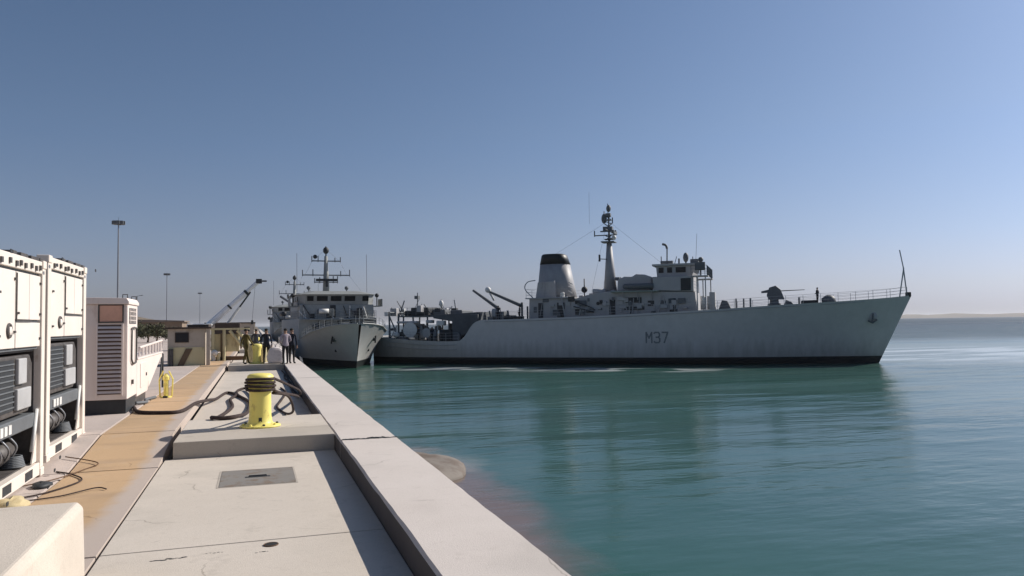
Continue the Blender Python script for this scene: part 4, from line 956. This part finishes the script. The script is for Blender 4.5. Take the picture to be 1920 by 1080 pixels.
mb = MB(); mb.tube([(30.0, 3.9, 5.9), (32.4, 3.9, 6.6)], .08, 6); mb.tube([(30.2, 3.8, 6.4), (32.2, 3.8, 7.2)], .06, 6); mb.build('spare_spars', DARK, S)
# bridge
mb = MB(); mb.prism([(18.8, 8.03), (23.3, 8.23), (23.3, 9.75), (18.9, 9.75)], -3.9, 3.7, 'y'); mb.build('bridge_deck', NAVYD, S, bevel=.06)
mb = MB(); mb.box((19.1, 3.71, 8.15), (20.2, 3.76, 9.5)); mb.build('bridge_side_opening', DARK, S)
wh = MB(); wh.prism([(19.0, 9.76), (22.9, 9.76), (23.0, 11.0), (18.6, 11.0)], -2.9, 2.9, 'y'); wh = wh.build('wheelhouse', NAVYD, S, bevel=.05)
mb = MB(); mb.box((18.2, -3.2, 11.0), (23.4, 3.2, 11.2)); mb.build('roof', NAVYL, wh)
for s_, w_ in ((22.15, .55), (21.2, .55), (19.7, 1.1)):
    mb = MB(); mb.box((s_, 2.9, 10.2), (s_+w_, 2.94, 10.8)); mb.build('window', GLASSD, wh); mb = MB(); mb.box((s_, -2.9, 10.2), (s_+w_, -2.94, 10.8)); mb.build('window', GLASSD, wh)
for k in range(6):
    mb = MB(); mb.prism([(18.84, 10.2), (18.88, 10.2), (18.68, 10.85), (18.64, 10.85)], -2.7+k*.93, -1.95+k*.93, 'y'); mb.build('window', GLASSD, wh)
mb = MB(); mb.box((17.2, 2.6, 9.6), (19.0, 4.4, 9.72)); mb.box((17.2, -4.4, 9.6), (19.0, -2.6, 9.72)); mb.build('bridge_wing', NAVYD, S)
rail([(19, 4.35, 9.72), (17.3, 4.35, 9.72), (17.3, -4.35, 9.72), (19, -4.35, 9.72)], S, MIDG, h=1.1, sp=.6, r=.035)
mb = MB(); mb.box((17.5, 3.6, 10.3), (18.6, 4.2, 11.2)); mb.tube([(18.0, 3.9, 9.7), (18.0, 3.9, 10.3)], .1, 6); mb.ball((18.0, 3.5, 11.5), .3, 8); mb.build('searchlight', MIDG, S, bevel=.08)
for s_, t_ in ((17.5, 4.2), (17.5, -4.2), (18.4, 4.2), (18.4, -4.2)):
    mb = MB(); mb.tube([(s_, t_, 5.8), (s_, t_, 9.6)], .07, 6); mb.build('wing_support', NAVYL, S)
mb = MB(); mb.tube([(22.1, 0, 11.2), (22.05, 0, 13.3)], .08, 6); mb.tube(spline([(22.05, 0, 13.2), (22.2, 0, 13.6), (22.6, 0, 13.75)], 4), .14, 7); mb.box((21.4, -.4, 11.45), (22.8, .4, 11.75)); mb.tube([(21.2, .6, 11.2), (20.9, .6, 12.2)], .04, 5); mb.build('sensor_mast', MIDG, S)
mb = MB(); mb.ball((19.9, .4, 12.05), .32, 10, (1, 1, 1.8)); mb.build('radome', MIDG, S, smooth=True)
for p0, p1, r_ in (((19.9, .4, 11.2), (19.9, .4, 11.6), .1), ((19.2, -.5, 11.2), (19.2, -.5, 12.2), .05), ((18.7, 1.6, 11.2), (18.5, 1.6, 14.6), .02), ((20.6, 1.2, 11.2), (20.6, 1.2, 11.9), .10), ((22.9, -1.2, 11.2), (22.9, -1.2, 12.4), .06), ((18.6, -2.2, 11.2), (18.6, -2.2, 12.0), .12)):
    mb = MB(); mb.tube([p0, p1], r_, 7); mb.build('roof_post', MIDG, S)
mb = MB(); mb.box((18.4, .6, 11.2), (19.3, 1.8, 11.75)); mb.build('roof_locker', MIDG, S, bevel=.08)
for k, (s_, t_) in enumerate(((17.9, 2.5), (17.2, 2.2))):
    mb = MB(); mb.tube([(s_, t_, 6.0), (s_, t_, 7.5)], .32, 12); mb.build('liferaft_canister', WHITEM, S, smooth=True)
mb = MB(); mb.box((16.6, 1.2, 5.9), (17.2, 3.0, 7.9)); mb.build('screen', NAVYL, S); mb = MB(); mb.prism([(14.9, 5.95), (16.3, 5.95), (15.9, 7.0), (15.3, 6.9)], 1, 2.6, 'y'); mb.build('deck_locker', MIDG, S, bevel=.06)
# foredeck gear
g = MB(); g.lathe([(.75, 0), (.7, .35), (.5, .4), (.45, .9)], (10.4, 0, 6.2), 14); g = g.build('gun', MIDG, S)
mb = MB(); mb.prism([(9.3, 7.0), (11.0, 7.0), (11.2, 7.5), (10.9, 8.35), (10.2, 8.55), (9.7, 8.1)], -.5, .5, 'y'); mb.build('gun_mount', MIDG, g, bevel=.08)
mb = MB(); mb.prism([(10.6, 7.8), (11.75, 7.75), (11.75, 7.95), (10.6, 8.2)], -.3, .3, 'y'); mb.build('gun_seat', MIDG, g)
mb = MB(); mb.tube([(9.8, 0, 7.95), (7.2, 0, 8.02)], .055, 7, r2=.035); mb.build('barrel', DARK, g)
mb = MB(); mb.prism([(8.3, 6.3), (9.4, 6.3), (9.2, 6.95), (8.6, 6.7)], -.6, .6, 'y'); mb.build('ammunition_locker', MIDG, S, bevel=.05)
mb = MB(); mb.ball((4.8, .2, 6.75), .75, 12, (1.0, .9, .85), .06); mb.build('covered_capstan', MIDG, S, smooth=True)
mb = MB(); mb.box((5.9, -.6, 6.4), (7.6, .6, 6.85)); mb.build('windlass', DARK, S, bevel=.1)
for s_ in (7.9, 13.6, 14.4, 12.9):
    mb = MB(); mb.tube([(s_, 2.3, 6.1), (s_, 2.3, 7.15)], .09, 7); mb.build('vent_post', MIDG, S)
mb = MB(); mb.tube([(-2.2, 0, 6.85), (-2.72, 0, 10.1)], .07, 6); mb.tube([(-2.95, 0, 7.0), (-2.68, 0, 10.1)], .07, 6); mb.tube([(-2.70, 0, 10.0), (-2.38, 0, 12.0)], .06, 6); mb.build('jackstaff', NAVYL, S)
mb = MB(); mb.box((-3.3, -.3, 7.0), (-2.8, .3, 7.5)); mb.build('bow_fairlead', DARK, S, bevel=.06)
# aft crane and sweep-deck gear
cr = MB(); cr.lathe([(.5, 0), (.45, 1.2), (.35, 1.5)], (43.2, .5, 5.1), 12); cr = cr.build('deck_crane', NAVYL, S)
mb = MB(); mb.tube([(42.6, .5, 6.5), (46.1, .5, 8.95)], .24, 8, r2=.15); mb.build('crane_arm', MIDG, cr)
mb = MB(); mb.tube([(39.8, .5, 6.9), (43.9, .5, 8.7)], .22, 8, r2=.16); mb.build('crane_arm', MIDG, cr)
mb = MB(); mb.ball((44.1, .5, 8.95), .38, 10); mb.tube([(44.0, .5, 8.8), (43.3, .5, 7.6)], .13, 6); mb.build('sheave', WHITEM, cr, smooth=True)
mb = MB(); mb.tube([(39.7, .5, 5.2), (39.7, .5, 7.3)], .14, 6); mb.tube([(38.9, .8, 5.2), (38.9, .8, 6.8)], .11, 6); mb.build('crane_rest', MIDG, S)
for (a, b_, c, d, t0, t1, m_) in ((41.2, 42.3, 5.1, 6.2, 1, 3, MIDG), (44.4, 45.4, 4.2, 5.9, 0, 3.4, DECKM), (39.9, 41.0, 5.1, 5.7, 2, 3.6, DARK)):
    bx('deck_locker', (a, t0, c), (b_, t1, d), m_, S, .06)
mb = MB(); mb.prism([(44.2, 4.6), (48.0, 2.6), (48.0, 5.1), (50.5, 5.5), (50.5, 5.9), (44.2, 6.2)], -2.9, 2.9, 'y'); mb.build('sweep_deck_house', DECKM, S, bevel=.05)
bx('upper_platform', (48.2, -2.6, 5.7), (55.4, 2.6, 5.85), MIDG, S)
for s_ in (48.6, 51.5, 54.8):
    for t_ in (-2.4, 2.4):
        mb = MB(); mb.tube([(s_, t_, 2.6), (s_, t_, 5.7)], .10, 6); mb.build('platform_post', MIDG, S)
for (a, b_, c, d) in ((51.6, 54.0, 5.87, 6.9), (49.3, 50.9, 5.87, 6.6), (54.0, 54.9, 5.87, 6.5), (47.0, 48.6, 5.9, 6.5)):
    bx('sweep_equipment', (a, -1.8, c), (b_, 2.0, d), DARK if a > 50 else MIDG, S, .12)
mb = MB(); mb.tube([(53.4, 1.2, 6.9), (53.4, 1.2, 8.8)], .06, 5); mb.box((53.2, .9, 8.0), (53.7, 1.5, 8.4)); mb.build('stern_light_mast', MIDG, S)
mb = MB(); mb.ball((50.0, 1.5, 7.35), .36, 10, (.8, .8, 1.2)); mb.tube([(50.0, 1.5, 6.6), (50.0, 1.5, 7.1)], .08, 6); mb.build('white_dome', WHITEM, S, smooth=True)
def reel(s_, h_, r_, w_=1.6, t_=2.6, m_=WHITEM):
    mb = MB(); mb.tube([(s_, t_-w_/2, h_), (s_, t_+w_/2, h_)], r_*.6, 14); q = mb.build('cable_reel', BROWNG, S)
    for k in (-1, 1):
        mb = MB(); mb.tube([(s_, t_+k*w_/2, h_), (s_, t_+k*(w_/2+.06), h_)], r_, 18); mb.build('reel_flange', m_, q)
reel(53.4, 4.1, .95); reel(51.2, 3.7, .6, m_=NAVYL)
for (a, b_, c, d, m_) in ((49.0, 50.0, 4.6, 5.2, WHITEM), (50.6, 51.4, 4.9, 5.3, NAVYL), (52.6, 55.4, 4.9, 5.2, NAVYL), (48.0, 49.6, 2.7, 4.1, DARK), (46.8, 47.8, 2.7, 3.6, MIDG)):
    bx('sweep_float', (a, 2.2, c), (b_, 3.2, d), m_, S, .1)
mb = MB(); mb.tube([(56.1, 3.6, 3.0), (56.3, 3.4, 6.3), (56.3, -3.4, 6.3), (56.1, -3.6, 3.0)], .13, 7); mb.tube([(54.9, 3.6, 3.0), (56.3, 3.4, 6.0)], .09, 6); mb.tube([(55.5, 2.4, 3), (55.5, 2.4, 6.2)], .12, 6); mb.build('stern_gallows', MIDG, S)
mb = MB(); mb.tube([(55.2, 3.7, 3.5), (55.9, 2.0, 3.5)], .35, 12); mb.ball((55.2, 3.7, 3.5), .35); mb.build('stern_float', WHITEM, S, smooth=True)
rail([(48.4, 2.55, 5.85), (55.3, 2.55, 5.85)], S, MIDG, h=1.0, sp=1.0)
rq = random.Random(21)
for k in range(46):
    s_ = rq.uniform(18.9, 37.4); lo_ = 5.6 if s_ < 32.6 else 5.3; z0 = rq.uniform(lo_, 7.2); w_ = rq.uniform(.15, .9); h_ = rq.uniform(.12, .7); tf = 3.5 if s_ < 32.6 else 3.3
    mb = MB(); mb.box((s_, tf-.02, z0), (s_+w_, tf+rq.uniform(.05, .28), z0+h_)); mb.build('deck_fitting', rq.choice((MIDG, NAVYD, NAVYD, NAVYL, DARK, MIDG, DECKM)), S, bevel=.03)
for k in range(16):
    s_ = rq.uniform(19.5, 37.0); tf = 3.6; mb = MB(); mb.tube([(s_, tf, 5.5), (s_+rq.uniform(-.5, .5), tf, rq.uniform(6.6, 7.9))], rq.uniform(.03, .07), 5); mb.build('pipe', rq.choice((NAVYD, DARK, NAVYL)), S)
for k in range(12):
    s_ = rq.uniform(23.5, 34.0); z0 = interp([(18.7, 8.0), (28.4, 8.25), (30.9, 7.9), (32.8, 7.5), (35, 7.7)], s_) if s_ > 27.6 else 9.7; mb = MB(); r_ = rq.uniform(.12, .4)
    mb.box((s_, rq.uniform(-2, 1), z0-.1), (s_+r_*2.2, rq.uniform(1.2, 2.6), z0+r_)); mb.build('roof_box', rq.choice((MIDG, NAVYD, NAVYL)), S, bevel=.06)
for k in range(60):
    s_ = rq.uniform(45.8, 57.0); z0 = rq.choice((2.7, 2.75, 3.3, 4.0, 5.87, 5.87, 6.3)) if s_ > 46.5 else 5.2; w_ = rq.uniform(.2, 1.1); h_ = rq.uniform(.25, 1.0); t0 = rq.uniform(-2.6, 2.6)
    mb = MB(); mb.box((s_, t0, z0), (min(s_+w_, 57.2), t0+rq.uniform(.3, .9), z0+h_)); mb.build('deck_gear', rq.choice((MIDG, DARK, DECKM, NAVYD, MIDG, DARK, WHITEM, NAVYL)), S, bevel=.05)
for k in range(22):
    s_ = rq.uniform(46.5, 56.8); z0 = rq.choice((2.8, 5.8)); t0 = rq.uniform(-2.4, 3.0); mb = MB()
    mb.tube([(s_, t0, z0), (s_+rq.uniform(-1.3, 1.3), t0+rq.uniform(-.4, .4), z0+rq.uniform(1.0, 2.2))], rq.uniform(.03, .09), 5); mb.build('spar', rq.choice((MIDG, DARK, NAVYL)), S)
for k, s_ in enumerate((39.2, 40.6, 41.9, 42.9)):
    mb = MB(); mb.tube([(s_, 2.8, 5.2), (s_+.2, 2.8, 6.1+.2*(k % 2))], .12, 6); mb.box((s_-.3, 2.2, 5.15), (s_+.4, 3.0, 5.6)); mb.build('deck_fitting', (DARK, MIDG)[k % 2], S)
# the crew one can make out on her decks
import mathutils
def on_ship(s_, t_, h_):
    a = math.atan2(.595, -.804); return (63.1+s_*math.cos(a)-t_*math.sin(a), 66.4+s_*math.sin(a)+t_*math.cos(a), WZ+h_)
person(on_ship(6.0, 1.6, 6.42), R(200), 'sailor in dark clothes standing by the capstan on the foredeck of the minehunter', CL_DARK, CL_BLK, 'arms', group='sailors on deck')
for s_, t_, h_, lb in ((41.6, 3.9, 5.12, 'sailor in dark clothes at the rail just aft of the crane of the minehunter'), (38.9, 3.95, 5.12, 'sailor in dark clothes on deck between the crane and the funnel'), (50.3, 3.7, 2.68, 'sailor on the low quarterdeck beside the cable reels'), (48.9, 3.9, 2.6, 'sailor on the quarterdeck just below the step of the minehunter'), (52.0, 3.9, 2.7, 'sailor bending at the rail beneath the white reel')):
    person(on_ship(s_, t_, h_), R(random.uniform(120, 260)), lb, CL_DARK if random.random() < .6 else CL_GREY, CL_BLK, random.choice(('stand', 'arms')), group='sailors on deck')

# ---- patrol vessel moored bow-on along the quay
def moored_ship(loc, rz, label):
    T = thing('moored_warship', label, 'ship', loc, rz, 'grey warships moored along the quay')
    H = Hull(51.5, 9.7, [(-2.5, 4.95), (0, 4.75), (4, 4.15), (8, 3.6), (12, 3.15), (20, 3.0), (51.5, 3.0)], 2.5,
             [(0, 0), (.03, .10), (.1, .36), (.2, .72), (.3, .92), (.4, 1), (.9, .96), (1, .85)],
             [(0, .03), (.02, .34), (.06, .66), (.12, .90), (.2, .99), (.28, 1), (.9, .98), (1, .9)])
    H.build(T, [MHULL, BOOT], DECKM, [0, .005, .015, .03, .05, .08, .12, .16, .2, .25, .3, .4, .5, .6, .7, .8, .9, 1])
    for sd_ in (1, -1):
        rail(gun_line(H, -2.2, 12.5, sd_), T, MPALE, h=.9, r=.03)
        s_, z_ = 1.6, 3.1; y_ = sd_*(H.halfat(s_, z_)+.03)
        mb = MB(); mb.box((s_-.35, y_-.1, z_-.15), (s_+.25, y_+.12, z_+.2)); a_ = mb.build('hawse', DARK, T, bevel=.06)
        mb = MB(); mb.tube([(s_-.3, y_+sd_*.12, z_+.45), (s_+.2, y_+sd_*.15, z_-.35)], .09, 6); mb.build('anchor', DARK, a_)
        mb = MB(); mb.box((2.6, sd_*(H.halfat(2.6, 1.9)-.1), 1.75), (3.0, sd_*(H.halfat(2.6, 1.9)+.10), 2.05)); mb.build('overboard_discharge', DARK, T)
    # bulwark cap, pale at the stem
    for sd_ in (1, -1):
        mb = MB(); mb.tube(gun_line(H, -2.4, 11, sd_, dz=.03, inset=.0), .07, 6); mb.build('gunwale', MPALE, T)
    # deckhouse front, several tiers with clutter
    mb = MB(); mb.prism([(13.2, 2.9), (38, 2.9), (38, 5.7), (12.8, 5.7)], -4.9, 4.9, 'y'); dh = mb.build('deckhouse', MPALE, T, bevel=.06)
    mb = MB(); mb.prism([(13.8, 5.7), (26, 5.7), (26, 7.5), (13.9, 7.5)], -4.7, 4.7, 'y'); mb.build('upper_deckhouse', MPALE, T, bevel=.06)
    br = loft([[(14.3, y, 7.5) for y in ()] or [(13.9, -4.0, 7.5), (14.9, -4.75, 7.5), (22, -4.75, 7.5), (22, 4.75, 7.5), (14.9, 4.75, 7.5), (13.9, 4.0, 7.5)],
               [(13.4, -4.0, 8.75), (14.5, -4.85, 8.75), (22, -4.85, 8.75), (22, 4.85, 8.75), (14.5, 4.85, 8.75), (13.4, 4.0, 8.75)]]).build('wheelhouse', MPALE, T)
    loft([[(13.0, -4.1, 8.76), (14.3, -5.1, 8.76), (22.4, -5.1, 8.76), (22.4, 5.1, 8.76), (14.3, 5.1, 8.76), (13.0, 4.1, 8.76)],
          [(15.0, -2.6, 9.25), (15.6, -3.3, 9.25), (21, -3.3, 9.25), (21, 3.3, 9.25), (15.6, 3.3, 9.25), (15.0, 2.6, 9.25)]]).build('roof', MSUP, br)
    for k in range(5):
        y0 = -4.0+k*1.75
        mb = MB(); mb.add([(13.70-.02, y0, 7.92), (13.70-.02, y0+(1.35 if 0 < k < 4 else .8), 7.92), (13.47-.02, y0+(1.35 if 0 < k < 4 else .8), 8.55), (13.47-.02, y0, 8.55), (13.75, y0, 7.92), (13.75, y0+(1.35 if 0 < k < 4 else .8), 7.92), (13.52, y0+(1.35 if 0 < k < 4 else .8), 8.55), (13.52, y0, 8.55)],
                          [(0, 1, 2, 3), (7, 6, 5, 4), (0, 4, 5, 1), (3, 2, 6, 7), (0, 3, 7, 4), (1, 5, 6, 2)]); mb.build('window', GLASSD, br)
    for sd_ in (1, -1):
        for k in range(3): mb = MB(); mb.box((15.2+k*2.2, sd_*4.80, 7.95), (16.9+k*2.2, sd_*4.90, 8.5)); mb.build('window', GLASSD, br)
        mb = MB(); mb.box((14.0, sd_*4.8, 7.2), (16.5, sd_*5.9, 7.3)); mb.box((14.0, sd_*5.8, 7.3), (16.5, sd_*5.9, 8.2)); mb.build('bridge_wing', MSUP, T)
        mb = MB(); mb.ball((15.2, sd_*5.4, 8.7), .28, 10); mb.tube([(15.2, sd_*5.4, 7.3), (15.2, sd_*5.4, 8.5)], .07, 6); mb.build('searchlight', DARK, T)
        rail([(13.3, sd_*4.9, 5.7), (38, sd_*4.9, 5.7)], T, MIDG, h=1.0, sp=1.5)
        mb = MB(); mb.tube([(18, sd_*4.6, 9.2), (18.2, sd_*4.6, 14.4)], .025, 4); mb.build('whip_antenna', DARK, T)
    # clutter on the face of the deckhouse
    rnd = random.Random(5)
    mb = MB(); mb.prism([(12.2, 5.5), (13.9, 5.5), (13.9, 5.62), (12.2, 5.62)], -4.6, 4.6, 'y'); mb.build('front_platform', MSUP, T)
    rail([(12.25, -4.5, 5.62), (12.25, 4.5, 5.62)], T, MIDG, h=1.0, sp=.9, r=.03)
    for k in range(26):
        y0 = rnd.uniform(-4.6, 4.2); z0 = rnd.choice((3.0, 3.0, 3.8, 4.6, 5.65, 5.65, 6.4)); a = rnd.uniform(.25, 1.0); hh_ = rnd.uniform(.25, 1.1); x1 = 12.75 if z0 < 5 else 13.80
        mb = MB(); mb.box((x1-rnd.uniform(.06, .35), y0, z0), (x1+.05, y0+a, z0+hh_)); mb.build('deck_fitting', rnd.choice((MIDG, MSUP, MPALE, DARK, MIDG, DECKM, MPALE)), T, bevel=.04)
    for k in range(9):
        y0 = rnd.uniform(-4.3, 4.3); z0 = rnd.choice((3.2, 5.7)); x1 = 12.55 if z0 < 5 else 13.6
        mb = MB(); mb.tube([(x1, y0, z0), (x1, y0+rnd.uniform(-1.2, 1.2), z0+rnd.uniform(.8, 1.8))], rnd.uniform(.04, .11), 6); mb.build('davit_arm', rnd.choice((MPALE, DARK, WHITEM, MIDG)), T)
    for k in range(7):
        y0 = -4.2+k*1.2; a = rnd.uniform(.4, .8); z0 = rnd.choice((3.2, 3.9, 6.0)); mb = MB(); mb.box((12.75-rnd.uniform(.1, .5), y0, z0), (13.4 if z0 < 5 else 13.95, y0+a, z0+rnd.uniform(.5, 1.2))); mb.build('locker', rnd.choice((MIDG, MSUP, MPALE, DARK)), T, bevel=.05)
    for k in range(3):
        door(T, 0, 0, 1, 0) if False else None
    for y0, z0 in ((-3.2, 3.1), (2.4, 3.1), (.2, 5.8)):
        mb = MB(); mb.box((12.70 if z0 < 5 else 13.78, y0, z0), (12.95 if z0 < 5 else 13.95, y0+.7, z0+1.6)); mb.build('door', DARK, T, bevel=.04)
    for k in range(6): mb = MB(); mb.tube([(12.6, -2.0+k*.9, 3.2), (12.6, -1.5+k*.8, 5.4)], .07, 5); mb.build('pipe', rnd.choice((MSUP, DARK)), T)
    mb = MB(); mb.tube([(12.3, -1.4, 4.6), (12.3, -.1, 4.6)], .32, 12); mb.build('liferaft_canister', WHITEM, T, smooth=True)
    mb = MB(); mb.tube([(12.3, 1.3, 6.6), (12.3, 2.5, 6.6)], .30, 12); mb.build('liferaft_canister', WHITEM, T, smooth=True)
    mb = MB(); mb.add([(10.8, -4.2, 3.2), (9.6, 0, 3.3), (10.8, 4.2, 3.2), (10.9, 4.2, 4.1), (9.5, 0, 4.3), (10.9, -4.2, 4.1), (11.0, -4.2, 3.2), (9.8, 0, 3.3), (11.0, 4.2, 3.2), (11.1, 4.2, 4.1), (9.7, 0, 4.3), (11.1, -4.2, 4.1)], [(0, 1, 4, 5), (1, 2, 3, 4), (11, 10, 7, 6), (10, 9, 8, 7), (5, 4, 10, 11), (4, 3, 9, 10)]); mb.build('breakwater', MPALE, T)
    g_ = MB(); g_.lathe([(.7, 0), (.6, .8), (.4, 1.0)], (7.6, 0, 3.5), 12); g_ = g_.build('gun', MSUP, T)
    mb = MB(); mb.box((7.1, -.45, 4.4), (8.4, .45, 5.1)); mb.build('gun_mount', MSUP, g_, bevel=.1); mb = MB(); mb.tube([(7.2, 0, 4.8), (4.9, 0, 5.0)], .05, 6); mb.build('barrel', DARK, g_)
    mb = MB(); mb.lathe([(.35, 0), (.25, .2), (.3, .55)], (3.0, 0, 4.1), 12); mb.box((1.3, -.4, 4.5), (2.2, .4, 4.9)); mb.build('windlass', MIDG, T)
    mb = MB(); mb.tube([(-2.0, 0, 4.8), (-2.1, 0, 6.6)], .04, 5); mb.build('jackstaff', MPALE, T)
    # mast
    ms_ = loft([[(24+.6*math.cos(q), .6*math.sin(q), 7.5) for q in [k*math.pi/4 for k in range(8)]], [(24.2+.22*math.cos(q), .22*math.sin(q), 14.6) for q in [k*math.pi/4 for k in range(8)]]]).build('mast', MSUP, T, smooth=True)
    for h_, w_, r_ in ((11.9, 3.3, .09), (13.9, 2.0, .09), (10.9, 1.6, .07)):
        mb = MB(); mb.tube([(24.1, -w_, h_), (24.1, w_, h_)], r_, 6)
        for q in (-1, -.62, .55, .98): mb.tube([(24.1, w_*q, h_-.15), (24.1, w_*q, h_+rnd.uniform(.4, .9))], .07, 5)
        mb.build('yard', MIDG, ms_)
    mb = MB(); mb.tube([(24.2, 0, 14.5), (24.2, 0, 16.0)], .09, 6); mb.ball((24.2, 0, 15.4), .42, 10, (1, 1, 1.2)); mb.ball((24.2, 1.5, 14.5), .3, 8); mb.build('masthead_sensor', DARK, ms_, smooth=True)
    mb = MB(); mb.box((23.2, -1.5, 11.0), (23.5, 1.5, 11.35)); mb.tube([(23.3, 0, 10.2), (23.3, 0, 11)], .16, 8); mb.build('radar', DARK, ms_, bevel=.05)
    mb = MB()
    for q in (-1, 1):
        mb.tube([(24.1, 2.9*q, 11.9), (24.1, 1.9*q, 13.9), (24.2, 0, 15.6)], .012, 4); mb.tube([(24.1, 3.2*q, 11.9), (21, 4.6*q, 9.2)], .012, 4); mb.ball((22.5, 2.6*q, 10.0), .28, 8); mb.tube([(22.5, 2.6*q, 9.2), (22.5, 2.6*q, 9.8)], .08, 5)
    mb.build('rigging', MIDG, ms_)
    # after part
    loft([funnel_ring(31, 35, 1.6, 5.7), funnel_ring(31.6, 34.6, 1.2, 9.4)]).build('funnel', MSUP, T, smooth=True)
    bx('aft_house', (27, -3.6, 5.7), (30.5, 3.6, 7.3), MSUP, T, .08); bx('aft_locker', (39, -3.2, 3.0), (42.5, 3.2, 4.6), MIDG, T, .08)
    mb = MB(); mb.tube([(36.5, 3.5, 5.7), (36.5, 3.5, 8.2), (38.5, 5.0, 9.4)], .2, 8); mb.tube([(29, 4.2, 5.7), (29, 4.6, 8.8), (27.5, 4.9, 9.2)], .14, 7); mb.build('boat_crane', MIDG, T)
    mb = MB(); mb.tube([(31, 5.1, 6.6), (36.0, 5.1, 6.6)], .34, 10); mb.build('inflatable_boat', DARK, T, smooth=True)
    return T
M2 = moored_ship((10.6, 87.8, WZ), R(93.0), 'grey warship moored bow towards the camera, with bridge windows and cross-armed mast')
dup(M2, (8.2, 153, WZ), R(90.5), 'farther grey warship, mostly hidden behind the bow-on moored warship')

# fenders between the moored ship and the quay
def fender(loc, label):
    t = thing('quay_fender', label, 'fender', loc, 0, 'black fenders along the quay wall')
    mb = MB(); mb.tube([(0, -.9, 0), (0, .9, 0)], .42, 14); mb.build('roll', RUBBER, t, smooth=False)
    mb = MB()
    for y in (-.6, 0, .6): mb.torus((0, 0, 0), .43, .035, 16, 5)
    mb = MB()
    for y in (-.8, .8): mb.tube([(0, y, .3), (-.30, y, 1.6)], .03, 5)
    mb.build('chain', STEEL, t); return t
f1 = fender((2.70, 46, -1.5), 'nearest black fender hanging on the quay wall ahead of the moored warship')
for y, lb in ((58, 'second black fender from the camera on the quay wall'), (72, 'third black fender from the camera on the quay wall'), (92, 'black fender between the quay and the bow of the moored warship'), (106, 'black fender between the quay and the bridge of the moored warship')):
    dup(f1, (2.70, y, -1.5), 0, lb)
# sea haze: a closed box of even pale air round the whole harbour
hm = bpy.data.materials.new('haze_air'); hm.use_nodes = True; hn = hm.node_tree.nodes; hn.remove(hn['Principled BSDF'])
pv = hn.new('ShaderNodeVolumePrincipled'); pv.inputs['Color'].default_value = (.92, .94, .98, 1); pv.inputs['Density'].default_value = 7e-5; pv.inputs['Anisotropy'].default_value = .2
hm.node_tree.links.new(pv.outputs[0], hn['Material Output'].inputs['Volume'])
mb = MB(); mb.box((-27000, -500, -7.5), (27000, 27000, 60)); tag(mb.build('haze', hm), 'thin pale sea haze over the harbour', kind='stuff')
t = thing('sunken_float', 'half sunken grey brown float lying in the water against the quay wall', 'float', (4.8, 25.2, WZ))
rq = random.Random(3); mb = MB(); vs = []; fs = []; nu, nv = 26, 12
for i in range(nv+1):
    for k in range(nu):
        a = 2*math.pi*k/nu; e = math.pi*i/nv; q = math.sin(e); wob = 1+.05*math.sin(3*a+1)+.03*math.sin(7*a)
        vs.append((1.75*q*math.cos(a)*wob, 2.5*q*math.sin(a)*wob, .50*math.cos(e)+.03*math.sin(5*a+2*e)))
for i in range(nv):
    for k in range(nu): fs.append((i*nu+k, (i+1)*nu+k, (i+1)*nu+(k+1) % nu, i*nu+(k+1) % nu))
mb.add(vs, fs); mb.build('float_body', rusty('float_grey_brown', (.19, .165, .14), rust=(.12, .09, .07), amount=.45, rough=.8, scale=1.1, stretch=(1, 1, 1), dirt=.8), t, smooth=True)
# quayside ladder rungs just proud of the wall
t = thing('quay_ladder', 'rusty steel ladder fixed to the quay wall below the coping', 'ladder', (2.27, 35.5, -3.0))
for y in (0, .45):
    mb = MB(); mb.tube([(.06, y, 0), (.06, y, 2.85)], .03, 6); mb.build('stile', STEEL, t)
for k in range(9):
    mb = MB(); mb.tube([(.06, 0, .2+k*.3), (.06, .45, .2+k*.3)], .018, 6); mb.build('rung', STEEL, t)
